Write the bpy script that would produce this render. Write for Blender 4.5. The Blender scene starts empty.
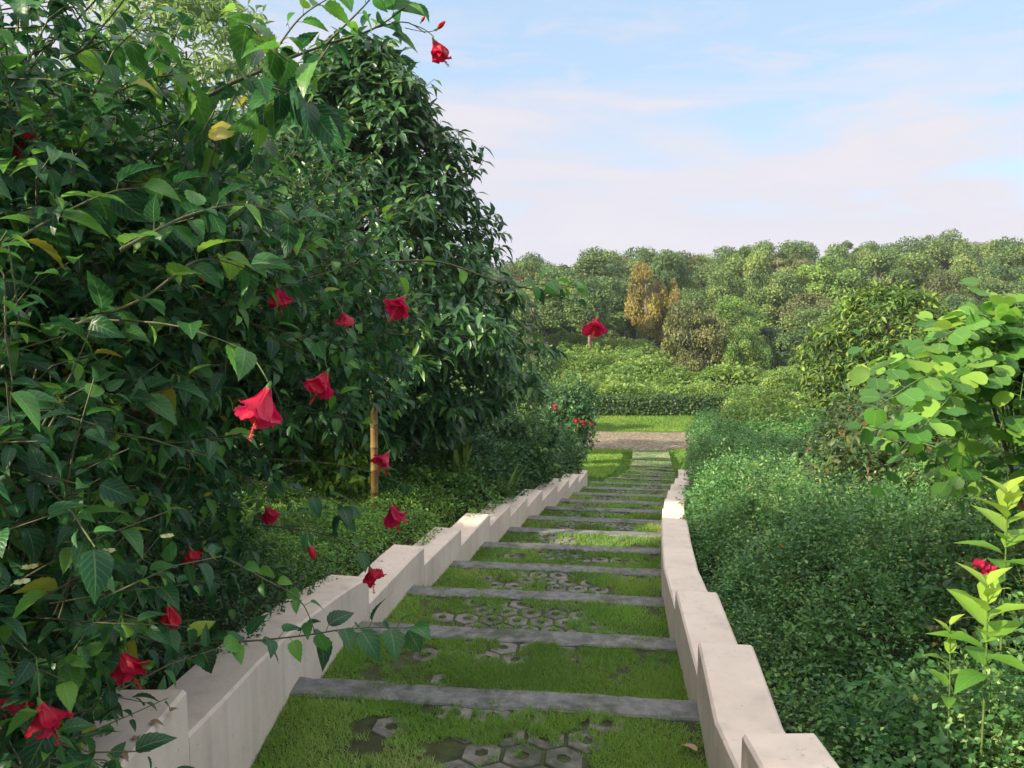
import bpy, math, random
import numpy as np
from mathutils import Vector, Matrix

rng = np.random.default_rng(7)
random.seed(7)
C = bpy.context.scene.collection
F = 770.0
PITCH = math.radians(6.2)
EYE = Vector((0, 0, 1.5))

# ------------------------------------------------------------------ camera
sc = bpy.context.scene
cd = bpy.data.cameras.new('camera'); cam = bpy.data.objects.new('camera', cd); C.objects.link(cam)
cam.location = EYE; cam.rotation_euler = (math.pi/2 - PITCH, 0, 0)
cd.sensor_width = 36; cd.lens = 36*F/1024; cd.clip_start = .05; cd.clip_end = 3000
sc.camera = cam

# ------------------------------------------------------------------ light
SUN_EL = math.radians(27); SUN_AZ = math.radians(243)      # azimuth clockwise from +Y : low light from the left, a little behind
sdir = Vector((math.sin(SUN_AZ)*math.cos(SUN_EL), math.cos(SUN_AZ)*math.cos(SUN_EL), math.sin(SUN_EL)))
sl = bpy.data.lights.new('sun', 'SUN'); so = bpy.data.objects.new('sun', sl); C.objects.link(so)
sl.energy = 4.0; sl.angle = math.radians(1.5); sl.color = (1, .86, .66)
so.rotation_euler = sdir.to_track_quat('Z', 'Y').to_euler()
so.location = (-30, -10, 30)
EXPOSURE = 1.33
w = bpy.data.worlds.new('World'); sc.world = w; w.use_nodes = True
nt = w.node_tree; N = nt.nodes; L = nt.links; N.clear()
out = N.new('ShaderNodeOutputWorld'); bg = N.new('ShaderNodeBackground'); bg.inputs[1].default_value = .12
sky = N.new('ShaderNodeTexSky'); sky.sky_type = 'NISHITA'; sky.sun_disc = False
sky.sun_elevation = SUN_EL; sky.sun_rotation = SUN_AZ; sky.air_density = 1.0; sky.dust_density = .6; sky.ozone_density = 1.5
def mathn(op, a, b=None, c=None, clamp=False, nodes=None, links=None):
    m = (nodes or N).new('ShaderNodeMath'); m.operation = op; m.use_clamp = clamp
    for i, v in enumerate((a, b, c)):
        if v is None: continue
        if isinstance(v, (int, float)): m.inputs[i].default_value = v
        else: (links or L).new(v, m.inputs[i])
    return m.outputs[0]
tc = N.new('ShaderNodeTexCoord'); sep = N.new('ShaderNodeSeparateXYZ'); L.new(tc.outputs['Generated'], sep.inputs[0])
el = sep.outputs['Z']; ax = sep.outputs['X']
mp = N.new('ShaderNodeMapping'); mp.inputs['Scale'].default_value = (1.6, 1.6, 9.0); mp.inputs['Location'].default_value = (.3, .1, .55)
mp.inputs['Rotation'].default_value = (0, math.radians(6), 0)
L.new(tc.outputs['Generated'], mp.inputs[0])
n1 = N.new('ShaderNodeTexNoise'); n1.inputs['Scale'].default_value = 1.7; n1.inputs['Detail'].default_value = 8; n1.inputs['Roughness'].default_value = .52; n1.inputs['Distortion'].default_value = .5
L.new(mp.outputs[0], n1.inputs[0])
mp2 = N.new('ShaderNodeMapping'); mp2.inputs['Scale'].default_value = (3.6, 3.6, 15); mp2.inputs['Rotation'].default_value = (0, math.radians(-9), 0); L.new(tc.outputs['Generated'], mp2.inputs[0])
n2 = N.new('ShaderNodeTexNoise'); n2.inputs['Scale'].default_value = 1.6; n2.inputs['Detail'].default_value = 7; n2.inputs['Roughness'].default_value = .6; n2.inputs['Distortion'].default_value = 1.0
L.new(mp2.outputs[0], n2.inputs[0])
# bank of pale cloud low on the left, thinning upward and to the right
edge = mathn('MULTIPLY_ADD', ax, -.25, .245)                        # elevation of the upper limit of the bank
bank = mathn('MULTIPLY', mathn('SUBTRACT', edge, el), 14.0)
m1 = mathn('ADD', bank, mathn('MULTIPLY', mathn('SUBTRACT', n1.outputs[0], .49), 11.0))
m1 = mathn('MULTIPLY_ADD', m1, .5, .45, clamp=True)
m2 = mathn('MULTIPLY', mathn('SUBTRACT', n2.outputs[0], .49), 8.0, clamp=True)
m2 = mathn('MULTIPLY', m2, .9)
m2 = mathn('MULTIPLY', m2, mathn('MULTIPLY_ADD', el, -2.6, 1.25, clamp=True))
mask = mathn('MAXIMUM', m1, m2)
mask = mathn('MULTIPLY', mask, mathn('MULTIPLY_ADD', el, -1.3, 1.35, clamp=True))
low = mathn('MULTIPLY_ADD', el, -7.0, 1.0, clamp=True)
mask = mathn('MAXIMUM', mask, mathn('MULTIPLY', low, .8))
cm = N.new('ShaderNodeMix'); cm.data_type = 'RGBA'
L.new(mask, cm.inputs[0]); 
# clear part: the Nishita sky veiled by thin high haze
veil = N.new('ShaderNodeMix'); veil.data_type = 'RGBA'; veil.inputs[0].default_value = .8
L.new(sky.outputs[0], veil.inputs[6]); veil.inputs[7].default_value = (1.75, 2.35, 3.05, 1)
L.new(veil.outputs[2], cm.inputs[6])
cc = N.new('ShaderNodeMix'); cc.data_type = 'RGBA'; L.new(n1.outputs[0], cc.inputs[0])
cc.inputs[6].default_value = (2.4, 2.42, 2.85, 1); cc.inputs[7].default_value = (3.0, 2.85, 3.0, 1)
L.new(cc.outputs[2], cm.inputs[7])
# bright overcast added high overhead, out of view, to give soft fill light
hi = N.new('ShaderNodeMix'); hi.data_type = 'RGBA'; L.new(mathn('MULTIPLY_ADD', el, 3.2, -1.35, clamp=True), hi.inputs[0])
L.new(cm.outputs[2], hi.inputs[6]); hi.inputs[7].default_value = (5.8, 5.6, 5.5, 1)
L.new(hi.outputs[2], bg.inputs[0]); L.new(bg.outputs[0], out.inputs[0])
sc.view_settings.view_transform = 'Standard'; sc.view_settings.look = 'None'
sc.view_settings.exposure = EXPOSURE; sc.view_settings.gamma = 1
sc.render.engine = 'CYCLES'
sc.cycles.max_bounces = 6; sc.cycles.diffuse_bounces = 3; sc.cycles.glossy_bounces = 2; sc.cycles.transmission_bounces = 3; sc.cycles.transparent_max_bounces = 4

# ------------------------------------------------------------------ helpers
def tag(o, label=None, cat=None, group=None, kind=None):
    if label: o['label'] = label
    if cat: o['category'] = cat
    if group: o['group'] = group
    if kind: o['kind'] = kind
    return o
def empty(name, loc=(0, 0, 0), label=None, cat=None, group=None):
    o = bpy.data.objects.new(name, None); C.objects.link(o); o.location = loc; o.empty_display_size = .1
    return tag(o, label, cat, group)
def mesh_np(name, V, faces_list, mat, parent=None, var=None, luv=None, smooth=True, world=True):
    """faces_list: list of int arrays (n,3)/(n,4). With world=True vertices are world coordinates even under a parent."""
    V = np.asarray(V, dtype=np.float32)
    if parent is not None and world:
        V = V - np.array(parent_origin(parent), dtype=np.float32)
    me = bpy.data.meshes.new(name)
    loops = np.concatenate([f.ravel() for f in faces_list]).astype(np.int32)
    totals = np.concatenate([np.full(len(f), f.shape[1]) for f in faces_list]).astype(np.int32)
    starts = np.concatenate([[0], np.cumsum(totals)[:-1]]).astype(np.int32)
    me.vertices.add(len(V)); me.vertices.foreach_set('co', V.ravel())
    me.loops.add(len(loops)); me.loops.foreach_set('vertex_index', loops)
    me.polygons.add(len(totals)); me.polygons.foreach_set('loop_start', starts); me.polygons.foreach_set('loop_total', totals)
    me.polygons.foreach_set('use_smooth', np.full(len(totals), smooth))
    me.update(calc_edges=True)
    if var is not None:
        a = me.attributes.new('var', 'FLOAT', 'POINT'); a.data.foreach_set('value', np.asarray(var, dtype=np.float32))
    if luv is not None:
        a = me.attributes.new('luv', 'FLOAT_VECTOR', 'POINT'); a.data.foreach_set('vector', np.asarray(luv, dtype=np.float32).ravel())
    if mat: me.materials.append(mat)
    o = bpy.data.objects.new(name, me); C.objects.link(o)
    if parent is not None: o.parent = parent
    return o
def parent_origin(p):
    v = Vector((0, 0, 0))
    while p is not None:
        v = v + Vector(p.location); p = p.parent
    return v
def nrmz(a):
    return a/np.maximum(np.linalg.norm(a, axis=-1, keepdims=True), 1e-9)
def px(x, y, z):
    """point seen at photo pixel x, y at a distance z along the view axis"""
    u = (x-512)/F*z; v = (384-y)/F*z
    c, s = math.cos(PITCH), math.sin(PITCH)
    return Vector((u, z*c + v*s, EYE.z - z*s + v*c))
def onslope(x, y, off=0.0):
    """where the ray through a pixel meets the 15 % slope of the steps"""
    d = px(x, y, 1.0) - EYE
    t = (EYE.z - off)/(-d.z - .15*d.y)
    return EYE + d*t

# --- leaf templates -------------------------------------------------------
def tpl_blade(ts, ws, fold=.25, droop=.25, rows_wave=0.0):
    V = []; uv = []; T = []; Q = []
    n = len(ts); mid = []; lf = []; rt = []
    for i, (t, wd) in enumerate(zip(ts, ws)):
        z = -droop*t*t
        mid.append(len(V)); V.append((0, t, z)); uv.append((0, t, 0))
        if wd > 1e-4:
            wv = rows_wave*(1 if i % 2 else -1)
            lf.append(len(V)); V.append((-wd, t-.02, z+fold*wd+wv)); uv.append((-1, t, 0))
            rt.append(len(V)); V.append((wd, t-.02, z+fold*wd-wv)); uv.append((1, t, 0))
        else:
            lf.append(None); rt.append(None)
    for i in range(n-1):
        a, b = mid[i], mid[i+1]
        if lf[i] is None and lf[i+1] is not None: T += [(a, b, lf[i+1]), (a, rt[i+1], b)]
        elif lf[i] is not None and lf[i+1] is None: T += [(a, b, lf[i]), (a, rt[i], b)]
        elif lf[i] is not None: Q += [(a, b, lf[i+1], lf[i]), (a, rt[i], rt[i+1], b)]
    return np.array(V, float), (np.array(T, int).reshape(-1, 3), np.array(Q, int).reshape(-1, 4)), np.array(uv, float)
OVATE = tpl_blade([0, .07, .16, .20, .31, .35, .47, .51, .62, .66, .77, .81, .91, 1], [0, .17, .29, .27, .345, .31, .33, .29, .275, .225, .19, .14, .075, 0], .35, .38, .006)
OVALS = tpl_blade([0, .1, .28, .5, .72, .88, 1], [0, .22, .33, .32, .21, .09, 0], .35, .32, .012)
LANCE = tpl_blade([0, .2, .5, .8, 1], [0, .10, .14, .09, 0], .4, .45)
LONG = tpl_blade([0, .15, .45, .75, 1], [0, .12, .19, .11, 0], .5, .35)
ROUND = tpl_blade([0, .12, .35, .65, .88, 1], [0, .34, .50, .50, .34, 0], .3, .15)
# two-lobed leaf with a notch at the tip
def lobed_tpl():
    rows = [(0, 0, 0), (.1, .06, .30), (.3, .26, .50), (.55, .52, .55), (.72, .78, .50), (.80, .97, .30)]
    V = []; uv = []; T = []; Q = []; m = []; l = []; r = []
    for tm, te, w_ in rows:
        m.append(len(V)); V.append((0, tm, -.06*tm)); uv.append((0, tm, 0))
        if w_: 
            l.append(len(V)); V.append((-w_, te, .24*w_-.1*te*te)); uv.append((-1, te, 0)); r.append(len(V)); V.append((w_, te, .24*w_-.1*te*te)); uv.append((1, te, 0))
        else: l.append(None); r.append(None)
    T += [(m[0], m[1], l[1]), (m[0], r[1], m[1])]
    for i in range(1, 5): Q += [(m[i], m[i+1], l[i+1], l[i]), (m[i], r[i], r[i+1], m[i+1])]
    n = len(V); V += [(-.14, 1.0, -.02), (.14, 1.0, -.02)]; uv += [(-.4, 1, 0), (.4, 1, 0)]
    T += [(m[5], n, l[5]), (m[5], r[5], n+1)]
    return np.array(V, float), (np.array(T), np.array(Q)), np.array(uv, float)
LOBED = lobed_tpl()
SMALL = (np.array([(0, 0, 0), (-.3, .5, .1), (.3, .5, .1), (0, 1, -.12)], float), (np.array([(0, 3, 1), (0, 2, 3)]), np.zeros((0, 4), int)), np.array([(0, 0, 0), (-1, .5, 0), (1, .5, 0), (0, 1, 0)], float))
QUADL = (np.array([(-.18, 0, 0), (.18, 0, 0), (.42, .55, .08), (.1, 1, -.1), (-.35, .6, .05)], float), (np.array([(0, 1, 2), (0, 2, 4), (4, 2, 3)]), np.zeros((0, 4), int)), np.zeros((5, 3)))
BLADE = (np.array([(-.5, 0, 0), (.5, 0, 0), (.3, .6, -.08), (-.3, .6, -.08), (0, 1, -.3)], float), (np.array([(3, 2, 4)]), np.array([(0, 1, 2, 3)])), np.array([(0, 0, 0), (0, 0, 0), (0, .6, 0), (0, .6, 0), (0, 1, 0)], float))

def leaves(name, tpl, P, A, Nn, S, mat, parent=None, var=None, wscale=None, world=True):
    V0, (T, Q), uv = tpl
    P = np.asarray(P, float); n = len(P); m = len(V0)
    A = nrmz(np.asarray(A, float)); Nn = np.asarray(Nn, float)
    Nn = nrmz(Nn - (Nn*A).sum(1, keepdims=True)*A)
    X = np.cross(A, Nn)
    S = np.broadcast_to(np.asarray(S, float), (n,))
    ws = np.ones(n) if wscale is None else np.broadcast_to(np.asarray(wscale, float), (n,))
    W = P[:, None, :] + S[:, None, None]*(V0[None, :, 0:1]*X[:, None, :]*ws[:, None, None] + V0[None, :, 1:2]*A[:, None, :] + V0[None, :, 2:3]*Nn[:, None, :])
    off = (np.arange(n)*m)[:, None, None]
    fl = []
    if len(T): fl.append((T[None]+off).reshape(-1, 3))
    if len(Q): fl.append((Q[None]+off).reshape(-1, 4))
    if var is None: var = rng.random(n)
    return mesh_np(name, W.reshape(-1, 3), fl, mat, parent, np.repeat(var, m), np.tile(uv, (n, 1)), True, world)

class Tubes:
    def __init__(s): s.V = []; s.Q = []; s.n = 0
    def add(s, pts, r0, r1=None, k=5):
        pts = np.asarray([tuple(p) for p in pts], float); r1 = r0 if r1 is None else r1
        n = len(pts)
        d = np.gradient(pts, axis=0); d = nrmz(d)
        ref = np.array([.31, .17, .93]) if abs(d[0][2]) < .9 else np.array([1, .1, 0])
        a = nrmz(np.cross(d, ref)); b = np.cross(d, a)
        ang = np.linspace(0, 2*np.pi, k, endpoint=False)
        rr = np.linspace(r0, r1, n)
        ring = pts[:, None, :] + rr[:, None, None]*(np.cos(ang)[None, :, None]*a[:, None, :]+np.sin(ang)[None, :, None]*b[:, None, :])
        s.V.append(ring.reshape(-1, 3))
        i = np.arange(n-1)[:, None]; j = np.arange(k)[None, :]; j2 = (j+1) % k
        q = np.stack([i*k+j, i*k+j2, (i+1)*k+j2, (i+1)*k+j], -1).reshape(-1, 4)+s.n
        s.Q.append(q); s.n += n*k
        return s
    def build(s, name, mat, parent=None, world=True):
        return mesh_np(name, np.concatenate(s.V), [np.concatenate(s.Q)], mat, parent, world=world)
def curve(p0, p1, p2, n=7):
    t = np.linspace(0, 1, n)[:, None]
    p0, p1, p2 = (np.array(tuple(p), float) for p in (p0, p1, p2))
    return (1-t)**2*p0 + 2*t*(1-t)*p1 + t*t*p2
def poly(pts, n=20):
    pts = np.array([tuple(p) for p in pts], float)
    m = len(pts); t = np.linspace(0, m-1, n); res = []
    for tt in t:
        i = min(int(tt), m-2); f = tt-i
        a = pts[max(i-1, 0)]; b = pts[i]; c = pts[i+1]; d = pts[min(i+2, m-1)]
        res.append(.5*((2*b)+(-a+c)*f+(2*a-5*b+4*c-d)*f*f+(-a+3*b-3*c+d)*f**3))
    return np.array(res)

# --- materials  -----------------------------------------------------------
def newmat(name):
    m = bpy.data.materials.new(name); m.use_nodes = True
    return m, m.node_tree.nodes, m.node_tree.links
def ramp(N, cols):
    r = N.new('ShaderNodeValToRGB'); e = r.color_ramp.elements
    while len(e) < len(cols): e.new(.5)
    for i, (p, c) in enumerate(cols):
        e[i].position = p; e[i].color = (*c, 1)
    return r
def leafmat(name, cols, rough=.45, trans=.3, veins=False, tcol=1.6, spec=.5, coat=0):
    m, N, L = newmat(name)
    b = N['Principled BSDF']; o = N['Material Output']
    at = N.new('ShaderNodeAttribute'); at.attribute_name = 'var'
    r = ramp(N, cols); L.new(at.outputs['Fac'], r.inputs[0])
    no = N.new('ShaderNodeTexNoise'); no.inputs['Scale'].default_value = 1.1; no.inputs['Detail'].default_value = 3
    gm = N.new('ShaderNodeNewGeometry'); L.new(gm.outputs['Position'], no.inputs[0])
    hs = N.new('ShaderNodeHueSaturation'); L.new(r.outputs[0], hs.inputs['Color'])
    L.new(mathn('MULTIPLY_ADD', no.outputs[0], .7, .65, nodes=N, links=L), hs.inputs['Value'])
    L.new(mathn('MULTIPLY_ADD', no.outputs[0], .05, .475, nodes=N, links=L), hs.inputs['Hue'])
    col = hs.outputs[0]
    if veins:
        a2 = N.new('ShaderNodeAttribute'); a2.attribute_name = 'luv'
        s = N.new('ShaderNodeSeparateXYZ'); L.new(a2.outputs['Vector'], s.inputs[0])
        ab = mathn('ABSOLUTE', s.outputs[0], nodes=N, links=L)
        mid = mathn('LESS_THAN', ab, .055, nodes=N, links=L)
        ph = mathn('MULTIPLY_ADD', s.outputs[1], 42.0, mathn('MULTIPLY', ab, -14.0, nodes=N, links=L), nodes=N, links=L)
        sv = mathn('POWER', mathn('MULTIPLY_ADD', mathn('SINE', ph, nodes=N, links=L), .5, .5, nodes=N, links=L), 6.0, nodes=N, links=L)
        vn = mathn('MAXIMUM', mathn('MULTIPLY', mid, .6, nodes=N, links=L), mathn('MULTIPLY', sv, .28, nodes=N, links=L), nodes=N, links=L)
        mx = N.new('ShaderNodeMix'); mx.data_type = 'RGBA'; L.new(vn, mx.inputs[0]); L.new(col, mx.inputs[6])
        br = N.new('ShaderNodeMix'); br.data_type = 'RGBA'; br.inputs[0].default_value = .35; L.new(col, br.inputs[6]); br.inputs[7].default_value = (.32, .5, .18, 1)
        L.new(br.outputs[2], mx.inputs[7]); col = mx.outputs[2]
        bp = N.new('ShaderNodeBump'); bp.inputs['Strength'].default_value = .5; bp.inputs['Distance'].default_value = .002
        L.new(mathn('SUBTRACT', 1.0, vn, nodes=N, links=L), bp.inputs['Height']); L.new(bp.outputs[0], b.inputs['Normal'])
    L.new(col, b.inputs['Base Color']); b.inputs['Roughness'].default_value = rough; b.inputs['Specular IOR Level'].default_value = spec
    tr = N.new('ShaderNodeBsdfTranslucent')
    h2 = N.new('ShaderNodeHueSaturation'); h2.inputs['Value'].default_value = tcol; h2.inputs['Hue'].default_value = .485; L.new(col, h2.inputs['Color'])
    L.new(h2.outputs[0], tr.inputs[0])
    ms = N.new('ShaderNodeMixShader'); ms.inputs[0].default_value = trans
    L.new(b.outputs[0], ms.inputs[1]); L.new(tr.outputs[0], ms.inputs[2]); L.new(ms.outputs[0], o.inputs[0])
    return m
def solid(name, c1, c2=None, scale=8, rough=.8, bump=.3, bscale=None, dist=.01, detail=6, spec=.3):
    m, N, L = newmat(name); b = N['Principled BSDF']
    g = N.new('ShaderNodeNewGeometry')
    n = N.new('ShaderNodeTexNoise'); n.inputs['Scale'].default_value = scale; n.inputs['Detail'].default_value = detail; n.inputs['Roughness'].default_value = .65
    L.new(g.outputs['Position'], n.inputs[0])
    r = ramp(N, [(.3, c1), (.7, c2 or c1)]); L.new(n.outputs[0], r.inputs[0]); L.new(r.outputs[0], b.inputs['Base Color'])
    b.inputs['Roughness'].default_value = rough; b.inputs['Specular IOR Level'].default_value = spec
    n2 = N.new('ShaderNodeTexNoise'); n2.inputs['Scale'].default_value = bscale or scale*5; n2.inputs['Detail'].default_value = 5; L.new(g.outputs['Position'], n2.inputs[0])
    bp = N.new('ShaderNodeBump'); bp.inputs['Strength'].default_value = bump; bp.inputs['Distance'].default_value = dist
    L.new(n2.outputs[0], bp.inputs['Height']); L.new(bp.outputs[0], b.inputs['Normal'])
    return m
M = {}
M['hib'] = leafmat('hibiscus_leaf', [(0, (.007, .044, .020)), (.45, (.015, .080, .028)), (.8, (.034, .14, .028)), (.985, (.12, .28, .03)), (1, (.34, .30, .03))], .36, .28, True, 2.2, .32)
M['hibyoung'] = leafmat('young_hibiscus_leaf', [(0, (.03, .13, .02)), (.6, (.05, .18, .025)), (1, (.14, .3, .03))], .4, .38, True, 2.0)
M['dark'] = leafmat('dark_tree_leaf', [(0, (.018, .07, .025)), (.6, (.035, .125, .035)), (.9, (.07, .19, .045)), (1, (.16, .29, .06))], .34, .22, True)
M['back'] = leafmat('back_tree_leaf', [(0, (.02, .07, .015)), (.7, (.04, .12, .02)), (1, (.12, .25, .03))], .5, .35)
M['feather'] = leafmat('feathery_leaf', [(0, (.07, .14, .04)), (.6, (.13, .25, .06)), (1, (.26, .39, .10))], .5, .4)
M['cover'] = leafmat('ground_cover_leaf', [(0, (.018, .07, .02)), (.5, (.035, .125, .03)), (1, (.16, .31, .045))], .42, .3)
M['fine'] = leafmat('fine_shrub_leaf', [(0, (.032, .11, .03)), (.5, (.09, .24, .06)), (.85, (.17, .35, .09)), (1, (.32, .45, .15))], .42, .3)
M['fine2'] = leafmat('broad_weed_leaf', [(0, (.02, .085, .03)), (.5, (.05, .16, .045)), (.93, (.12, .28, .06)), (1, (.40, .36, .05))], .42, .3)
M['pale'] = solid('dry_tendril', (.20, .22, .10), (.34, .32, .18), 20, .7)
M['lobed'] = leafmat('lobed_leaf', [(0, (.035, .13, .022)), (.55, (.09, .25, .03)), (1, (.24, .42, .05))], .5, .42, True, 1.7)
M['young'] = leafmat('yellow_green_leaf', [(0, (.06, .20, .03)), (.5, (.14, .30, .03)), (1, (.30, .42, .04))], .45, .4, True, 1.5)
M['russet'] = leafmat('russet_shrub_leaf', [(0, (.02, .055, .015)), (.55, (.045, .11, .025)), (.85, (.10, .15, .03)), (.985, (.12, .07, .02)), (1, (.3, .12, .03))], .5, .25)
M['mid'] = leafmat('mid_tree_leaf', [(0, (.02, .06, .012)), (.55, (.07, .16, .02)), (1, (.27, .38, .05))], .5, .3)
M['hedge'] = leafmat('hedge_leaf', [(0, (.025, .065, .015)), (.6, (.05, .115, .025)), (1, (.10, .18, .035))], .55, .3)
M['vine'] = leafmat('vine_leaf', [(0, (.07, .15, .03)), (.6, (.16, .27, .05)), (1, (.30, .42, .09))], .55, .35)
M['for_a'] = leafmat('forest_leaf_dark', [(0, (.035, .08, .03)), (.6, (.08, .155, .045)), (1, (.19, .28, .07))], .6, .3)
M['for_b'] = leafmat('forest_leaf_mid', [(0, (.05, .105, .03)), (.6, (.13, .21, .05)), (1, (.28, .35, .09))], .6, .3)
M['for_y'] = leafmat('forest_leaf_yellow', [(0, (.13, .13, .035)), (.6, (.27, .23, .05)), (1, (.42, .36, .09))], .6, .3)
M['for_br'] = leafmat('forest_leaf_brown', [(0, (.06, .085, .03)), (.6, (.12, .15, .045)), (1, (.22, .22, .07))], .6, .3)
M['for_g'] = leafmat('forest_leaf_bright', [(0, (0.078, 0.156, 0.033)), (.6, (0.156, 0.273, 0.052)), (1, (0.286, 0.416, 0.078))], .6, .3)
M['grass'] = leafmat('grass_blade', [(0, (.075, .17, .03)), (.5, (.17, .33, .05)), (.85, (.27, .42, .08)), (1, (.46, .46, .24))], .55, .35)
M['lawn'] = leafmat('lawn_blade', [(0, (.10, .20, .03)), (.6, (.17, .30, .04)), (1, (.28, .36, .07))], .6, .35)
M['petal'] = leafmat('hibiscus_petal', [(0, (.46, .005, .035)), (1, (.62, .012, .065))], .5, .40, False, 1.4)
M['stamen'] = solid('stamen', (.55, .06, .06), (.7, .12, .08), 40, .6)
M['anther'] = solid('anther', (.75, .3, .12), (.8, .45, .2), 40, .6)
M['calyx'] = solid('calyx', (.06, .16, .03), (.10, .22, .05), 30, .5)
M['twig'] = solid('twig', (.05, .07, .03), (.14, .13, .07), 20, .7)
M['gtwig'] = solid('green_twig', (.07, .14, .03), (.14, .2, .06), 20, .6)
M['bark'] = solid('bark', (.05, .04, .03), (.14, .11, .08), 12, .9, .6)
M['pbark'] = solid('pale_bark', (.12, .10, .075), (.26, .22, .17), 3, .9, .5)
M['soil'] = solid('soil', (.022, .022, .013), (.05, .05, .025), 4, .95, .6, 30)
M['star'] = leafmat('star_petal', [(0, (.6, .6, .25)), (1, (.8, .8, .5))], .5, .3)
M['dry'] = leafmat('dry_leaf', [(0, (.22, .14, .08)), (1, (.4, .28, .17))], .7, .1)

def wallmat():
    m, N, L = newmat('painted_plaster'); b = N['Principled BSDF']
    g = N.new('ShaderNodeNewGeometry'); 
    n = N.new('ShaderNodeTexNoise'); n.inputs['Scale'].default_value = 2.2; n.inputs['Detail'].default_value = 9; n.inputs['Roughness'].default_value = .65; L.new(g.outputs['Position'], n.inputs[0])
    r = ramp(N, [(.28, (.56, .46, .40)), (.5, (.66, .555, .48)), (.75, (.72, .62, .545))]); L.new(n.outputs[0], r.inputs[0])
    # dirt specks and streaks
    n2 = N.new('ShaderNodeTexNoise'); n2.inputs['Scale'].default_value = 17; n2.inputs['Detail'].default_value = 8; n2.inputs['Roughness'].default_value = .75; L.new(g.outputs['Position'], n2.inputs[0])
    r2 = ramp(N, [(.60, (0, 0, 0)), (.68, (1, 1, 1))]); L.new(n2.outputs[0], r2.inputs[0])
    mp = N.new('ShaderNodeMapping'); mp.inputs['Scale'].default_value = (9, 9, .8); L.new(g.outputs['Position'], mp.inputs[0])
    n3 = N.new('ShaderNodeTexNoise'); n3.inputs['Scale'].default_value = 1; n3.inputs['Detail'].default_value = 6; L.new(mp.outputs[0], n3.inputs[0])
    r3 = ramp(N, [(.52, (0, 0, 0)), (.8, (.7, .7, .7))]); L.new(n3.outputs[0], r3.inputs[0])
    f = mathn('MAXIMUM', mathn('MULTIPLY', r2.outputs[0], .6, nodes=N, links=L), mathn('MULTIPLY', r3.outputs[0], .42, nodes=N, links=L), nodes=N, links=L)
    mx = N.new('ShaderNodeMix'); mx.data_type = 'RGBA'; L.new(f, mx.inputs[0]); L.new(r.outputs[0], mx.inputs[6]); mx.inputs[7].default_value = (.20, .19, .165, 1)
    L.new(mx.outputs[2], b.inputs['Base Color']); b.inputs['Roughness'].default_value = .8; b.inputs['Specular IOR Level'].default_value = .25
    n4 = N.new('ShaderNodeTexNoise'); n4.inputs['Scale'].default_value = 35; n4.inputs['Detail'].default_value = 8; L.new(g.outputs['Position'], n4.inputs[0])
    bp = N.new('ShaderNodeBump'); bp.inputs['Strength'].default_value = .35; bp.inputs['Distance'].default_value = .006; L.new(n4.outputs[0], bp.inputs['Height']); L.new(bp.outputs[0], b.inputs['Normal'])
    return m
M['wall'] = wallmat()
def concmat(name, c1, c2, moss=(.03, .06, .015), ms=.55):
    m, N, L = newmat(name); b = N['Principled BSDF']; g = N.new('ShaderNodeNewGeometry')
    n = N.new('ShaderNodeTexNoise'); n.inputs['Scale'].default_value = 14; n.inputs['Detail'].default_value = 9; n.inputs['Roughness'].default_value = .7; L.new(g.outputs['Position'], n.inputs[0])
    r = ramp(N, [(.3, c1), (.7, c2)]); L.new(n.outputs[0], r.inputs[0])
    n2 = N.new('ShaderNodeTexNoise'); n2.inputs['Scale'].default_value = 3.3; n2.inputs['Detail'].default_value = 8; n2.inputs['Roughness'].default_value = .7; L.new(g.outputs['Position'], n2.inputs[0])
    r2 = ramp(N, [(ms, (0, 0, 0)), (ms+.14, (1, 1, 1))]); L.new(n2.outputs[0], r2.inputs[0])
    mx = N.new('ShaderNodeMix'); mx.data_type = 'RGBA'; L.new(mathn('MULTIPLY', r2.outputs[0], .8, nodes=N, links=L), mx.inputs[0]); L.new(r.outputs[0], mx.inputs[6]); mx.inputs[7].default_value = (*moss, 1)
    L.new(mx.outputs[2], b.inputs['Base Color']); b.inputs['Roughness'].default_value = .85
    n4 = N.new('ShaderNodeTexNoise'); n4.inputs['Scale'].default_value = 60; n4.inputs['Detail'].default_value = 6; L.new(g.outputs['Position'], n4.inputs[0])
    bp = N.new('ShaderNodeBump'); bp.inputs['Strength'].default_value = .6; bp.inputs['Distance'].default_value = .006; L.new(n4.outputs[0], bp.inputs['Height']); L.new(bp.outputs[0], b.inputs['Normal'])
    return m
M['strip'] = concmat('step_concrete', (.07, .072, .076), (.22, .22, .215), moss=(.035, .05, .02), ms=.50)
M['paver'] = concmat('paver_concrete', (.10, .095, .088), (.23, .215, .195), moss=(.03, .045, .02), ms=.44)
M['treadsoil'] = solid('tread_soil', (.03, .032, .016), (.065, .085, .03), 9, .95, .7, 50)

# ------------------------------------------------------------------ path geometry
Rpx = [(715, 768), (697, 697), (676, 638), (663, 593), (661, 566), (661, 545), (662, 530), (665, 515), (671, 500), (679, 487)]
Lpx = [(232, 768), (256, 733), (300, 679), (350, 632), (416, 585), (459, 559), (489, 540), (512, 527), (535, 513), (564, 498), (590, 483)]
Rp = sorted([(onslope(*p).y, onslope(*p).x) for p in Rpx]); Lp = sorted([(onslope(*p).y, onslope(*p).x) for p in Lpx])
def ext(P, near, far):
    (a, xa), (b, xb) = P[0], P[1]
    return [(-6, near)] + P + far
Rp = ext(Rp, 1.0, [(21, 4.5), (25, 5.25), (32, 6.6), (40, 8)])
Lp = ext(Lp, -1.15, [(19, 2.75), (21, 3.25), (25, 4.0), (32, 5.1), (40, 6)])
def XR(y): return float(np.interp(y, [p[0] for p in Rp], [p[1] for p in Rp]))
def XL(y): return float(np.interp(y, [p[0] for p in Lp], [p[1] for p in Lp]))
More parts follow.
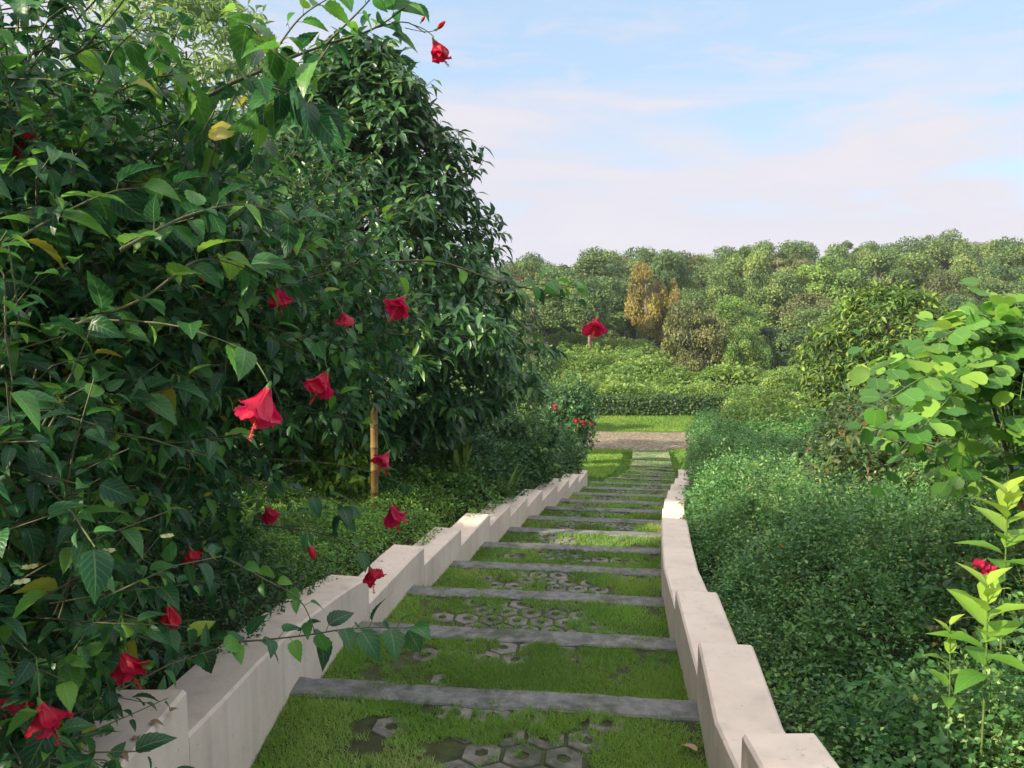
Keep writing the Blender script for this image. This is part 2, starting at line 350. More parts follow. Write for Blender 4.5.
print('XR', [(round(y, 2), round(XR(y), 2), round(XL(y), 2)) for y in (2, 3, 4, 5, 6, 7, 8, 10, 12, 14, 16, 18)])
def zsl(y): return -.15*y if y < 32 else -4.8
K0, K1 = -4, 25
def DR(k): return 3.87+1.15*(k-1)
def DL(k): return 4.13+1.15*(k-1)
def zt(k): return zsl(DR(k)*.5+DL(k)*.5)         # level of tread k, whose far edge is strip k
def side(k, s):                                 # end point of strip k on the left (-1) or right (1)
    if s > 0: y = DR(k); return np.array([XR(y), y])
    y = DL(k); return np.array([XL(y), y])

# ------------------------------------------------------------------ terrain
def smooth(a, b, x):
    t = np.clip((x-a)/(b-a), 0, 1); return t*t*(3-2*t)
def vnoise(x, y, s, seed=0):
    """cheap smooth value noise"""
    x = np.asarray(x, float)/s + 37.2*seed; y = np.asarray(y, float)/s + 11.7*seed
    xi = np.floor(x); yi = np.floor(y); fx = x-xi; fy = y-yi
    fx = fx*fx*(3-2*fx); fy = fy*fy*(3-2*fy)
    def h(a, b): 
        v = np.sin(a*127.1+b*311.7+seed*17.3)*43758.5453; return v-np.floor(v)
    return (h(xi, yi)*(1-fx)*(1-fy)+h(xi+1, yi)*fx*(1-fy)+h(xi, yi+1)*(1-fx)*fy+h(xi+1, yi+1)*fx*fy)
ry = np.array([p[0] for p in Rp]); rx = np.array([p[1] for p in Rp]); ly = np.array([p[0] for p in Lp]); lx = np.array([p[1] for p in Lp])
def terrain(x, y):
    x = np.asarray(x, float); y = np.asarray(y, float)
    base = np.interp(y, [-60, 0, 32, 43.3, 56, 82, 125, 210, 400, 1500], [6, 0, -4.8, -4.8, -2.7, -2.5, .6, 4.0, 8, 10])
    azr = np.clip(x/np.maximum(y, 20), -.3, .7)
    base = base + np.where(y > 60, (azr-.1)*8.5*smooth(60, 140, y), 0)
    base = base - 1.9*smooth(9, 13, x)*smooth(46, 54, y)*(1-smooth(62, 80, y))
    xr = np.interp(y, ry, rx); xl = np.interp(y, ly, lx)
    wl = 1-smooth(16.5, 20, y)                  # walls end here
    dl = xl-.30-x; dr = x-xr-.28
    z = base + np.where(dl > 0, wl*(.10+np.minimum(dl, 6)*.10), 0)
    z = z + np.where(dr > 0, -wl*(.12+np.minimum(dr, 8)*.05), 0)
    z = z - .10*smooth(17, 19.5, y)*(1-smooth(30.5, 32, y))
    inside = (dl <= .14) & (dr <= .14) & (y < 31.5)
    z = np.where(inside, base-.36, z)
    z = z + np.where(y > 46, (vnoise(x, y, 9, 3)-.5)*1.2, (vnoise(x, y, 2.3, 2)-.5)*.08*(~inside))
    return z
gx = np.concatenate([np.linspace(-320, -60, 10), np.linspace(-52, -12, 14), np.linspace(-10, -4, 14), np.arange(-3.8, 10.01, .14), np.linspace(10.6, 20, 14), np.linspace(23, 60, 14), np.linspace(80, 320, 10)])
gy = np.concatenate([np.linspace(-50, -20, 4), np.linspace(-15, -2, 8), np.arange(-1.5, 33, .16), np.linspace(33.5, 62, 34), np.linspace(65, 210, 36), np.linspace(225, 320, 8)])
GX, GY = np.meshgrid(gx, gy); GZ = terrain(GX, GY)
nx, ny = len(gx), len(gy)
i = np.arange(ny-1)[:, None]; j = np.arange(nx-1)[None, :]
q = np.stack([i*nx+j, i*nx+j+1, (i+1)*nx+j+1, (i+1)*nx+j], -1).reshape(-1, 4)
def groundmat():
    m, N, L = newmat('ground_grass'); b = N['Principled BSDF']; g = N.new('ShaderNodeNewGeometry')
    n = N.new('ShaderNodeTexNoise'); n.inputs['Scale'].default_value = 1.3; n.inputs['Detail'].default_value = 10; n.inputs['Roughness'].default_value = .7; L.new(g.outputs['Position'], n.inputs[0])
    r = ramp(N, [(.3, (.03, .06, .015)), (.5, (.07, .15, .025)), (.72, (.13, .22, .04))]); L.new(n.outputs[0], r.inputs[0])
    at = N.new('ShaderNodeAttribute'); at.attribute_name = 'var'; rs = ramp(N, [(.3, (.02, .022, .012)), (.7, (.045, .045, .022))]); L.new(n.outputs[0], rs.inputs[0])
    mx = N.new('ShaderNodeMix'); mx.data_type = 'RGBA'; L.new(at.outputs['Fac'], mx.inputs[0]); L.new(r.outputs[0], mx.inputs[6]); L.new(rs.outputs[0], mx.inputs[7]); L.new(mx.outputs[2], b.inputs['Base Color'])
    b.inputs['Roughness'].default_value = .95; b.inputs['Specular IOR Level'].default_value = .1
    n4 = N.new('ShaderNodeTexNoise'); n4.inputs['Scale'].default_value = 18; n4.inputs['Detail'].default_value = 6; L.new(g.outputs['Position'], n4.inputs[0])
    bp = N.new('ShaderNodeBump'); bp.inputs['Strength'].default_value = .7; bp.inputs['Distance'].default_value = .05; L.new(n4.outputs[0], bp.inputs['Height']); L.new(bp.outputs[0], b.inputs['Normal'])
    return m
M['ground'] = groundmat()
dl_ = np.interp(GY, ly, lx)-.1-GX; dr_ = GX-np.interp(GY, ry, rx)-.1
soilmask = (((dl_ > 0) & (GY < 17.5)) | ((dr_ > 0) & (GY < 19)) | ((dr_ > 1.2) & (GY < 29)) | (GY > 55)).astype(float)
g = mesh_np('ground', np.stack([GX, GY, GZ], -1).reshape(-1, 3), [q], M['ground'], var=soilmask.ravel()); tag(g, kind='structure')

# ------------------------------------------------------------------ steps: treads, pavers, edges
V = []; Q = []
def boxq(V, Q, a, b, c, d, z1, z0, z1b=None):
    """prism over quad a,b,c,d (xy) from z0 to z1; z1b: top at c,d"""
    n = len(V); z1b = z1 if z1b is None else z1b
    for p in (a, b, c, d): V.append((p[0], p[1], z0))
    for p, z in ((a, z1), (b, z1), (c, z1b), (d, z1b)): V.append((p[0], p[1], z))
    Q += [(n, n+3, n+2, n+1), (n+4, n+5, n+6, n+7)] + [(n+i, n+(i+1) % 4, n+4+(i+1) % 4, n+4+i) for i in range(4)]
SW = .20                                         # depth of an edging strip
for k in range(K0+1, K1+1):
    a = side(k-1, -1); b = side(k-1, 1); c = side(k, 1); d = side(k, -1)
    ex = .05 if DR(k) < 17 else 0
    boxq(V, Q, a+(-ex, .001), b+(ex, .001), c+(ex, -SW+.03), d+(-ex, -SW+.03), zt(k)-.02, zt(k)-.55)
path = mesh_np('path', np.array(V), [np.array(Q)], M['treadsoil'], smooth=False); tag(path, kind='structure')
def ordinal(n):
    return ['first', 'second', 'third', 'fourth', 'fifth', 'sixth', 'seventh', 'eighth', 'ninth', 'tenth', 'eleventh', 'twelfth', 'thirteenth', 'fourteenth', 'fifteenth'][n-1]
def strip(k):
    # a slab with worn, slightly wavy edges
    n = 44
    V = []; Q = []
    a = side(k, -1); b = side(k, 1); dirv = (b-a); nrm = np.array([-dirv[1], dirv[0]]); nrm = nrm/np.linalg.norm(nrm)
    ex = .03 if DR(k) < 17 else 0
    t = np.linspace(-ex, 1+ex, n)
    sw = SW if DR(k) < 17 else .09
    rows = [(-sw, -.14, 0), (-sw, -.008, 1), (-sw+.012, 0, 1), (-.014, 0, 1), (0, -.012, 1), (0, -.30, 0)]
    for tt in t:
        for (o, z, wv) in rows:
            p = a+dirv*tt + nrm*(o+(.003*math.sin(tt*17+k*3)+.004*random.uniform(-1, 1)+.010*(vnoise(tt*14, k*3.1, 1, 7)-.5)-(.014 if random.random() < .04 else 0))*wv)
            V.append((p[0], p[1], zt(k)+z+.003*math.sin(tt*9+k)*wv))
    m = len(rows)
    for i in range(n-1):
        for j in range(m-1):
            Q.append((i*m+j, i*m+j+1, (i+1)*m+j+1, (i+1)*m+j))
    Q2 = [tuple(range(m)), tuple(range((n-1)*m, n*m))[::-1]]
    o = mesh_np('step_edge', np.array(V), [np.array(Q), np.array(Q2)], M['strip'], smooth=False)
    return o
for k in range(K0+1, K1+1):
    if DR(k) < 2.2: 
        o = strip(k); tag(o, 'grey concrete step edge behind the bottom margin of the photo', 'step edge', 'concrete edges of the garden steps'); continue
    if DR(k) < 3: continue
    o = strip(k)
    n = k
    if k <= 12: lab = 'weathered grey concrete step edge between the walls, %s from the bottom of the photo' % ordinal(n)
    else: lab = 'narrow grey step edge in the lower grass flight, %s beyond the wall ends' % ordinal(n-12)
    tag(o, lab, 'step edge', 'concrete edges of the garden steps')

# pavers: hexagons with a small hole, one mesh per tread, child parts of the path
HEX = .102
paver_pts = {}
def hexpavers(k):
    a = side(k-1, -1); b = side(k-1, 1); c = side(k, 1); d = side(k, -1)
    V = []; Q = []; cs = []
    ctr = lambda s, t: (a*(1-s)+b*s)*(1-t)+(d*(1-s)+c*s)*t
    W = np.linalg.norm(b-a); D = 1.15-SW
    e1 = (b-a)/W; e2 = np.array([-e1[1], e1[0]]); o = ctr(.52, 0)
    zz = zt(k)-.0175
    for r in range(-1, 8):
        for q in range(-6, 7):
            x = (q+(.5 if r % 2 else 0))*HEX*1.9; y = .07+r*HEX*1.6
            if y < .04 or y > D-.02: continue
            band = {0: .3, 1: .34, 2: .48}.get(k, .46+.2*math.sin(k*2.1+1))
            if abs(x) > band+random.uniform(-.2, .15) and not (random.random() < .1 and abs(x) < .8): continue
            cpt = o+e1*x+e2*y; cs.append((x, y, cpt))
            n = len(V); R = HEX*.98; tilt = random.uniform(-.006, .006)
            rot = random.uniform(-.03, .03)
            for (rad, zo) in ((R, -.03), (R, 0), (R*.94, .005), (R*.36, .005), (R*.32, -.015)):
                for s in range(6):
                    an = s*math.pi/3+math.pi/6+rot
                    p = cpt+e1*math.cos(an)*rad+e2*math.sin(an)*rad
                    V.append((p[0], p[1], zz+zo+tilt*math.cos(an)))
            for ri in range(4):
                for s in range(6):
                    Q.append((n+ri*6+s, n+ri*6+(s+1) % 6, n+(ri+1)*6+(s+1) % 6, n+(ri+1)*6+s))
    paver_pts[k] = (o, e1, e2, [(x, y) for x, y, _ in cs])
    if V:
        ob = mesh_np('paving', np.array(V), [np.array(Q)], M['paver'], path, smooth=False)
for k in range(0, 16): hexpavers(k)

# grass on the treads
P = []; S = []; VV = []; EX = []
for k in range(-1, K1+1):
    a = side(k-1, -1); b = side(k-1, 1); c = side(k, 1); d = side(k, -1)
    D = DR(k)
    if D < 2.4: continue
    W = np.linalg.norm(b-a)
    dens = 24000 if D < 5.5 else (12000 if D < 9 else (4500 if D < 16 else 3000))
    n = int(dens*W*1.1); s = rng.random(n); t = rng.random(n)
    tmax = 1-(SW-.02)/1.15+.035*(vnoise(s*W, s*0+k, .12, 15)-.3)
    t = t*tmax
    p = ((a*(1-s[:, None])+b*s[:, None])*(1-t[:, None])+(d*(1-s[:, None])+c*s[:, None])*t[:, None])
    x = (s-.52)*W; y = t*1.15
    keep = np.ones(n, bool)
    dens_n = vnoise(p[:, 0], p[:, 1], .22, 5)*.6+vnoise(p[:, 0], p[:, 1], .07, 6)*.4
    if k in paver_pts and len(paver_pts[k][3]):
        cen = np.array(paver_pts[k][3])
        dd = np.sqrt((x[:, None]-cen[None, :, 0])**2+(y[:, None]-cen[None, :, 1])**2).min(1)
        on = (dd < HEX*.90) & (dd > HEX*.33)
        big = vnoise(p[:, 0], p[:, 1], .45, 12)
        keep &= ~(on & (dens_n*.55+big*.45 < {0: .25, 1: .38, 2: .52}.get(k, .54)))
        keep &= ~((dd > HEX*.90) & (dd < HEX*1.15) & (dens_n < .38))
        keep &= ~((dd < HEX*.33) & (dens_n < .3))
    keep &= ~((dens_n < .26))
    bl = 1-smooth(W*.36, W*.5, np.abs(x))*0
    keep &= rng.random(n) < np.clip(.35+dens_n*.9, 0, 1)
    p = p[keep]; m = len(p)
    zz_ = np.full(m, zt(k)-.022)
    if k in paver_pts and len(paver_pts[k][3]): zz_[dd[keep] < HEX*.95] += .012
    P.append(np.column_stack([p, zz_]))
    # tufts creeping over the edging strip
    ne = int(dens*W*.16); s2 = rng.random(ne); q2 = (a2 := side(k, -1))*(1-s2[:, None])+side(k, 1)*s2[:, None]-np.column_stack([np.zeros(ne), SW*rng.random(ne)])
    v2 = vnoise(q2[:, 0], q2[:, 1], .16, 33)*.6+vnoise(q2[:, 0], q2[:, 1], .05, 34)*.4; edge_ = np.abs((side(k, -1)[1]*(1-s2)+side(k, 1)[1]*s2-q2[:, 1])/SW-.5)*2
    k2 = v2 > .80-.30*edge_**2; q2 = q2[k2]; m2_ = len(q2)
    EX.append((np.column_stack([q2, np.full(m2_, zt(k)-.004)]), rng.uniform(.010, .024, m2_)*(1 if D < 9 else 1.5), rng.random(m2_)))
    sc_ = (1.0 if D < 5.5 else (1.2 if D < 9 else (1.7 if D < 16 else 2.6)))
    hh = (.008+.014*dens_n[keep]+.014*rng.random(m)**2)*(1+.4*(sc_-1))
    S.append(hh+.012); VV.append(np.clip(.15+.75*vnoise(p[:, 0], p[:, 1], .5, 9)+.35*(rng.random(m)-.5) + (.15 if D > 12 else 0), 0, 1))
P = np.concatenate(P+[e[0] for e in EX]); S = np.concatenate(S+[e[1] for e in EX]); VV = np.concatenate(VV+[e[2] for e in EX]); n = len(P)
far = np.clip((P[:, 1]-5)/8, 0, 2)
A = np.column_stack([rng.normal(0, .55, n), rng.normal(0, .55, n), np.ones(n)]); Nn = rng.normal(size=(n, 3))
o = leaves('grass', BLADE, P, A, Nn, S, M['grass'], var=VV, wscale=.13+.12*far); tag(o, 'short mossy grass growing over the steps between pavers and edges', 'grass', kind='stuff')
print('grass', n)

# lawn at the sides of the lower flight and beyond the paved strip
def scatter(n, x0, x1, y0, y1, fn):
    x = rng.uniform(x0, x1, n); y = rng.uniform(y0, y1, n); k = fn(x, y); return x[k], y[k]
xs, ys = scatter(90000, -3, 9, 17, 32.4, lambda x, y: ((x < np.interp(y, ly, lx)-.02) & (x > np.interp(y, ly, lx)-4)) | ((x > np.interp(y, ry, rx)+.02)))
xs2, ys2 = scatter(60000, -6, 16, 36.7, 42.3, lambda x, y: x > -10)
xs = np.concatenate([xs, xs2]); ys = np.concatenate([ys, ys2]); n = len(xs)
P = np.column_stack([xs, ys, terrain(xs, ys)-.02])
A = np.column_stack([rng.normal(0, .5, n), rng.normal(0, .5, n), np.ones(n)])
o = leaves('grass', BLADE, P, A, rng.normal(size=(n, 3)), rng.uniform(.06, .13, n), M['lawn'], var=np.clip(vnoise(xs, ys, 1.7, 4)*.8+.3*rng.random(n), 0, 1), wscale=.35)
tag(o, 'sunlit lawn around the lower steps and in front of the clipped hedge', 'grass', kind='stuff')

# paved strip crossing at the foot of the steps
def roadmat():
    m, N, L = newmat('cobbles'); b = N['Principled BSDF']; g = N.new('ShaderNodeNewGeometry')
    v = N.new('ShaderNodeTexVoronoi'); v.inputs['Scale'].default_value = 5.5; L.new(g.outputs['Position'], v.inputs[0])
    r = ramp(N, [(0, (.16, .115, .075)), (.5, (.23, .175, .12)), (1, (.30, .24, .17))]); L.new(v.outputs['Color'], r.inputs[0])
    n = N.new('ShaderNodeTexNoise'); n.inputs['Scale'].default_value = 1.2; n.inputs['Detail'].default_value = 8; L.new(g.outputs['Position'], n.inputs[0])
    v2 = N.new('ShaderNodeTexVoronoi'); v2.feature = 'DISTANCE_TO_EDGE'; v2.inputs['Scale'].default_value = 5.5; L.new(g.outputs['Position'], v2.inputs[0])
    r2 = ramp(N, [(.02, (1, 1, 1)), (.12, (0, 0, 0))]); L.new(v2.outputs['Distance'], r2.inputs[0])
    mx = N.new('ShaderNodeMix'); mx.data_type = 'RGBA'; L.new(mathn('MULTIPLY', r2.outputs[0], .85, nodes=N, links=L), mx.inputs[0]); L.new(r.outputs[0], mx.inputs[6]); mx.inputs[7].default_value = (.06, .07, .03, 1)
    L.new(mx.outputs[2], b.inputs['Base Color']); b.inputs['Roughness'].default_value = .9
    bp = N.new('ShaderNodeBump'); bp.inputs['Strength'].default_value = .8; bp.inputs['Distance'].default_value = .04; L.new(v2.outputs['Distance'], bp.inputs['Height']); L.new(bp.outputs[0], b.inputs['Normal'])
    return m
ux = np.linspace(-16, 30, 60); uy = np.linspace(0, 1, 12); V = []
for yy in uy:
    for xx in ux:
        y0 = 32.0+.25*math.sin(xx*.7); y1 = 36.9+.3*math.sin(xx*.5+1)
        V.append((xx, y0+(y1-y0)*yy, -4.745+.012*math.sin(xx*3+yy*9)-(.12 if yy in (0, 1) else 0)))
nx = 60; i = np.arange(11)[:, None]; j = np.arange(nx-1)[None, :]
q = np.stack([i*nx+j, i*nx+j+1, (i+1)*nx+j+1, (i+1)*nx+j], -1).reshape(-1, 4)
o = mesh_np('road', np.array(V), [q], roadmat()); tag(o, kind='structure')

# ------------------------------------------------------------------ stepped walls
def wall(sidesgn, label, joints, thick, hts):
    """joints: list of distances; one section between successive joints; hts: (near height, far height) above the strip level at its far end"""
    root = empty('garden_wall', (XR(4)+.15 if sidesgn > 0 else XL(4)-.15, 4, -.6), label, 'wall')
    fx = XR if sidesgn > 0 else XL
    for (y0, y1), (hn, hf) in zip(zip(joints[:-1], joints[1:]), hts):
        m = max(2, int((y1-y0)/.25)); ys = np.linspace(y0+.002, y1-.002, m)
        zf = zsl(y1)+hf; zn = zsl(y1)+hn
        V = []; Q = []
        bv = .012
        for t, y in zip(np.linspace(0, 1, m), ys):
            d = (fx(y+.05)-fx(y-.05))/.1; nn = np.array([1, -d]); nn = nn/np.linalg.norm(nn)*sidesgn
            p0 = np.array([fx(y), y]); zt_ = zn+(zf-zn)*t + .002*math.sin(y*11)
            prof = [(0.0, zsl(y)-.5), (0.0, zt_-bv), (bv, zt_), (thick-bv, zt_), (thick, zt_-bv), (thick, zsl(y)-.5)]
            for o_, z in prof:
                p = p0+nn*(o_+random.uniform(-.0003, .0003)); V.append((p[0], p[1], z))
        for i in range(m-1):
            for j in range(5):
                Q.append((i*6+j, i*6+j+1, (i+1)*6+j+1, (i+1)*6+j))
        caps = [(0, 1, 2, 3, 4, 5), tuple(range((m-1)*6+5, (m-1)*6-1, -1))]
        mesh_np('wall_section', np.array(V), [np.array(Q), np.array(caps)], M['wall'], root, smooth=False)
    return root
jr = [-2.5, -.8, .45, 1.58, 2.72, 3.87, 5.05, 8.5, 9.65, 10.8, 11.95, 13.1, 14.3, 15.5, 16.6]
hr = [(.30, .30)]*14; hr = [list(h) for h in hr]
for i_ in range(14):
    if jr[i_] == 5.05: hr[i_] = [.69, .33]
    else: hr[i_] = [.30, .30]
wall(1, 'pale plastered low wall stepping down along the right edge of the steps', jr, .28, hr)
jl = [-2.5, -.8, .4, 1.6, 2.65, 5.42, 6.72, 7.8, 8.95, 9.9, 10.9, 11.9, 13.0, 14.0, 15.1, 16.2]
hl = [[.31, .31] for _ in jl[1:]]
hl[4] = [.74, .31]; hl[3] = [.50, .50]; hl[2] = [.50, .50]; hl[1] = [.5, .5]; hl[0] = [.5, .5]
wall(-1, 'pale plastered low wall stepping down along the left edge of the steps', jl, .30, hl)
def wtopL(y):
    for (a, b), h in zip(zip(jl[:-1], jl[1:]), hl):
        if a <= y < b: return zsl(b)+h[0]+(h[1]-h[0])*(y-a)/(b-a)
    return zsl(y)+.3
def wtopR(y):
    for (a, b), h in zip(zip(jr[:-1], jr[1:]), hr):
        if a <= y < b: return zsl(b)+h[0]+(h[1]-h[0])*(y-a)/(b-a)
    return zsl(y)+.3

# ------------------------------------------------------------------ foliage engines
UP = np.array([0, 0, 1.0])
def rand_dirs(n): return nrmz(rng.normal(size=(n, 3)))
def twig_cloud(ells, ntw, tlen, per, accept=None, shell=.55, up=.3):
    """twigs with alternate leaves in a union of ellipsoids -> leaf arrays and twig polylines"""
    vol = np.array([e[1][0]*e[1][1]*e[1][2] for e in ells])**.67
    idx = rng.choice(len(ells), ntw, p=vol/vol.sum())
    c = np.array([e[0] for e in ells], float)[idx]; r = np.array([e[1] for e in ells], float)[idx]
    d = rand_dirs(ntw); rad = shell+(1-shell)*rng.random(ntw)**.7
    rad *= 1+.10*np.sin(d[:, 0]*5+d[:, 2]*7+idx)
    p = c+d*r*rad[:, None]
    if accept is not None:
        k = accept(p); p = p[k]; d = d[k]
    return grow(p, nrmz(d*np.array([1, 1, .6])+UP*up+rng.normal(0, .55, (len(p), 3))), tlen, per)
def grow(p, td, tlen, per, spread=1.0, droop=.35, nup=.9):
    n = len(p)
    ln = tlen*rng.uniform(.6, 1.2, n)
    bend = rng.normal(0, .25, (n, 3)); bend[:, 2] -= .12
    LP = []; LA = []; LN = []; k = np.arange(per)
    side0 = nrmz(np.cross(td, UP+rng.normal(0, .2, (n, 3)))); up0 = np.cross(side0, td)
    for i in k:
        t = (i+.6)/per
        q = p+td*(ln*t)[:, None]+bend*(ln*t*t)[:, None]
        ang = i*2.4+rng.random(n)*.8
        lat = side0*np.cos(ang)[:, None]+up0*np.sin(ang)[:, None]
        a = nrmz(td*(.45+.5*(i == per-1))+lat*spread*(1 if i < per-1 else .3)+np.array([0, 0, -droop])+rng.normal(0, .2, (n, 3)))
        nn = UP*nup+td*.15+rng.normal(0, .38, (n, 3))
        LP.append(q+a*.012); LA.append(a); LN.append(nn)
    tw = [np.stack([p-td*ln[:, None]*.25, p+td*(ln*.45)[:, None]+bend*(ln*.2)[:, None], p+td*ln[:, None]+bend*ln[:, None]], 1)]
    return np.concatenate(LP), np.concatenate(LA), np.concatenate(LN), tw[0]
def many_tubes(polys, r0, r1, k=3):
    """polys (n,m,3) -> one mesh data"""
    n, m, _ = polys.shape
    d = nrmz(np.gradient(polys, axis=1)); a = nrmz(np.cross(d, np.array([.3, .2, .93]))); b = np.cross(d, a)
    ang = np.linspace(0, 2*np.pi, k, endpoint=False); rr = np.linspace(r0, r1, m)
    V = polys[:, :, None, :]+rr[None, :, None, None]*(np.cos(ang)[None, None, :, None]*a[:, :, None, :]+np.sin(ang)[None, None, :, None]*b[:, :, None, :])
    i = np.arange(m-1)[:, None]; j = np.arange(k)[None, :]
    q = np.stack([i*k+j, i*k+(j+1) % k, (i+1)*k+(j+1) % k, (i+1)*k+j], -1).reshape(-1, 4)
    Q = (q[None]+(np.arange(n)*m*k)[:, None, None]).reshape(-1, 4)
    return V.reshape(-1, 3), Q

# --- hibiscus flower ---------------------------------------------------------
def flower_meshes(openness, seed):
    r = np.random.default_rng(seed)
    V = []; Q = []; nt, ns = 13, 9
    for pidx in range(5):
        ph = pidx*2*math.pi/5+r.uniform(-.22, .22); ln = r.uniform(.85, 1.1)*.088
        bend = openness*r.uniform(.55, 1.35); tw = r.uniform(-.9, .9); n0 = len(V)
        e = np.array([math.cos(ph), math.sin(ph), 0]); tg = np.array([-math.sin(ph), math.cos(ph), 0])
        c = e*.006; ang = .12                                     # angle of the petal's midrib away from straight down
        for i in range(nt):
            t = i/(nt-1)
            d = e*math.sin(ang)+np.array([0, 0, -math.cos(ang)]); nn = e*math.cos(ang)+np.array([0, 0, math.sin(ang)])
            if i: c = c+d*ln/(nt-1)
            ang += bend/(nt-1)*(.5 if t < .35 else 1.9)*(1 if t < .85 else .4)
            wd = .0075+.030*math.sin(math.pi*min(1, t*.80+.03)**1.5)*(1-.35*max(0, t-.85)/.15)
            ct = math.cos(tw*t*t); st = math.sin(tw*t*t)
            sd = tg*ct+nn*st; up = nn*ct-tg*st
            for j in range(ns):
                q = j/(ns-1)*2-1
                ruf = t*t*(.0045*math.sin(q*9+pidx*2+seed)+.0035*math.sin(i*1.9+q*5+pidx))*abs(q)**.5
                cup = -.010*q*q*(1-t*.9)
                edge = .006*t*(math.sin(q*11+pidx)+1)*abs(q)
                p = c+sd*wd*q+up*(cup+ruf)+d*(-edge)
                V.append(tuple(p))
        for i in range(nt-1):
            for j in range(ns-1):
                a = n0+i*ns+j; Q.append((a, a+1, a+ns+1, a+ns))
    V = np.array(V); Q = np.array(Q)
    t = Tubes(); cv = curve((0, 0, -.01), (0.003, 0, -.07), (.012*r.uniform(-1, 1), .010*r.uniform(-1, 1), -.118), 10); t.add(cv, .0020, .0014, 6)
    for i in range(40):
        q = cv[int(r.integers(5, 10))]+np.array([0, 0, r.uniform(-.006, .006)]); a = r.random()*6.28; d = np.array([math.cos(a), math.sin(a), -.2])*r.uniform(.004, .009)
        t.add([tuple(q), tuple(q+d*.8), tuple(q+d)], .0005, .0016, 4)
    return V, Q, t
FLK = []
cal = Tubes(); cal.add([(0, 0, .016), (0, 0, .008), (0, 0, -.004), (0, 0, -.020)], .003, .0095, 8)
calV = np.concatenate(cal.V); calQ = np.concatenate(cal.Q)
def protoflower(openness, seed):
    V, Q, t = flower_meshes(openness, seed)
    def me(nm, V, Q, mat, var=True):
        o = mesh_np(nm, V, [Q], mat, None, np.random.default_rng(seed).random(len(V))*.0+.5 if var else None); m = o.data; bpy.data.objects.remove(o); return m
    FLK.append((me('flower', V, Q, M['petal']), me('stamen', np.concatenate(t.V), np.concatenate(t.Q), M['anther'] if False else M['stamen'], False), me('calyx', calV, calQ, M['calyx'], False)))
protoflower(.45, 1); protoflower(.85, 2); protoflower(1.35, 3); protoflower(1.1, 8)
def flower(parent, loc, size, kind, tilt=(0, 0), rot=None):
    s = size/.11
    Mx = Matrix.Translation(Vector(loc)-parent_origin(parent)) @ Matrix.Rotation(tilt[1], 4, 'Y') @ Matrix.Rotation(tilt[0], 4, 'X') @ Matrix.Rotation(random.uniform(0, 6.28) if rot is None else rot, 4, 'Z') @ Matrix.Scale(s, 4)
    f = bpy.data.objects.new('flower', FLK[kind][0]); C.objects.link(f); f.parent = parent; f.matrix_local = Mx
    for nm, m in (('stamen', FLK[kind][1]), ('calyx', FLK[kind][2])):
        c = bpy.data.objects.new(nm, m); C.objects.link(c); c.parent = f
    return f
def budmesh():
    V = []; Q = []; nt, k = 9, 8
    for i in range(nt):
        t = i/(nt-1); r = .0105*math.sin(math.pi*min(1, t*.9+.08))**.7
        for j in range(k):
            a = j*2*math.pi/k+t*1.2; V.append((math.cos(a)*r, math.sin(a)*r, -.05*t))
    for i in range(nt-1):
        for j in range(k): Q.append((i*k+j, i*k+(j+1) % k, (i+1)*k+(j+1) % k, (i+1)*k+j))
    o = mesh_np('flower_bud', np.array(V), [np.array(Q)], M['petal'], None, np.full(len(V), .2)); m = o.data; bpy.data.objects.remove(o); return m
BUD = budmesh()
def bud(parent, loc, tilt=(0, 0), s=1):
    f = bpy.data.objects.new('flower_bud', BUD); C.objects.link(f); f.parent = parent
    f.matrix_local = Matrix.Translation(Vector(loc)-parent_origin(parent)) @ Matrix.Rotation(tilt[1], 4, 'Y') @ Matrix.Rotation(tilt[0], 4, 'X') @ Matrix.Scale(s, 4)
    c = bpy.data.objects.new('calyx', FLK[0][2]); C.objects.link(c); c.parent = f; c.scale = (.8, .8, .8)

# ------------------------------------------------------------------ hibiscus shrubs on the left
def shrub(name, origin, label, cat, ells, ntw, tlen, per, lsize, mat, tpl=OVATE, accept=None, stems=10, shell=.5, group=None, twigmat='twig', tw_r=.003, stem_r=.014, wsc=1.0, up=.3, droop=.35):
    root = empty(name, origin, label, cat, group)
    LP, LA, LN, tw = twig_cloud(ells, ntw, tlen, per, accept, shell, up)
    leaves('foliage', tpl, LP, LA, LN, lsize*(.45+.8*rng.random(len(LP))**1.3), M[mat], root, wscale=rng.uniform(.6, 1.05, len(LP))*wsc)
    T = Tubes()
    V, Q = many_tubes(tw, tw_r, tw_r*.5)
    T.V.append(V); T.Q.append(Q); T.n += len(V)
    o = np.array(origin, float)
    for i in range(stems):
        e = ells[i % len(ells)]; d = rand_dirs(1)[0]; tgt = np.array(e[0])+d*np.array(e[1])*.85
        if accept is not None and not accept(tgt[None])[0]: continue
        b0 = o+np.array([rng.uniform(-.25, .25), rng.uniform(-.25, .25), -.1])
        mid = (b0+tgt)/2+np.array([0, 0, .35*abs(tgt[2]-b0[2])])+rng.normal(0, .12, 3)
        T.add(curve(b0, mid, tgt, 12), stem_r, stem_r*.25, 6)
    T.build('branches', M[twigmat], root)
    return root

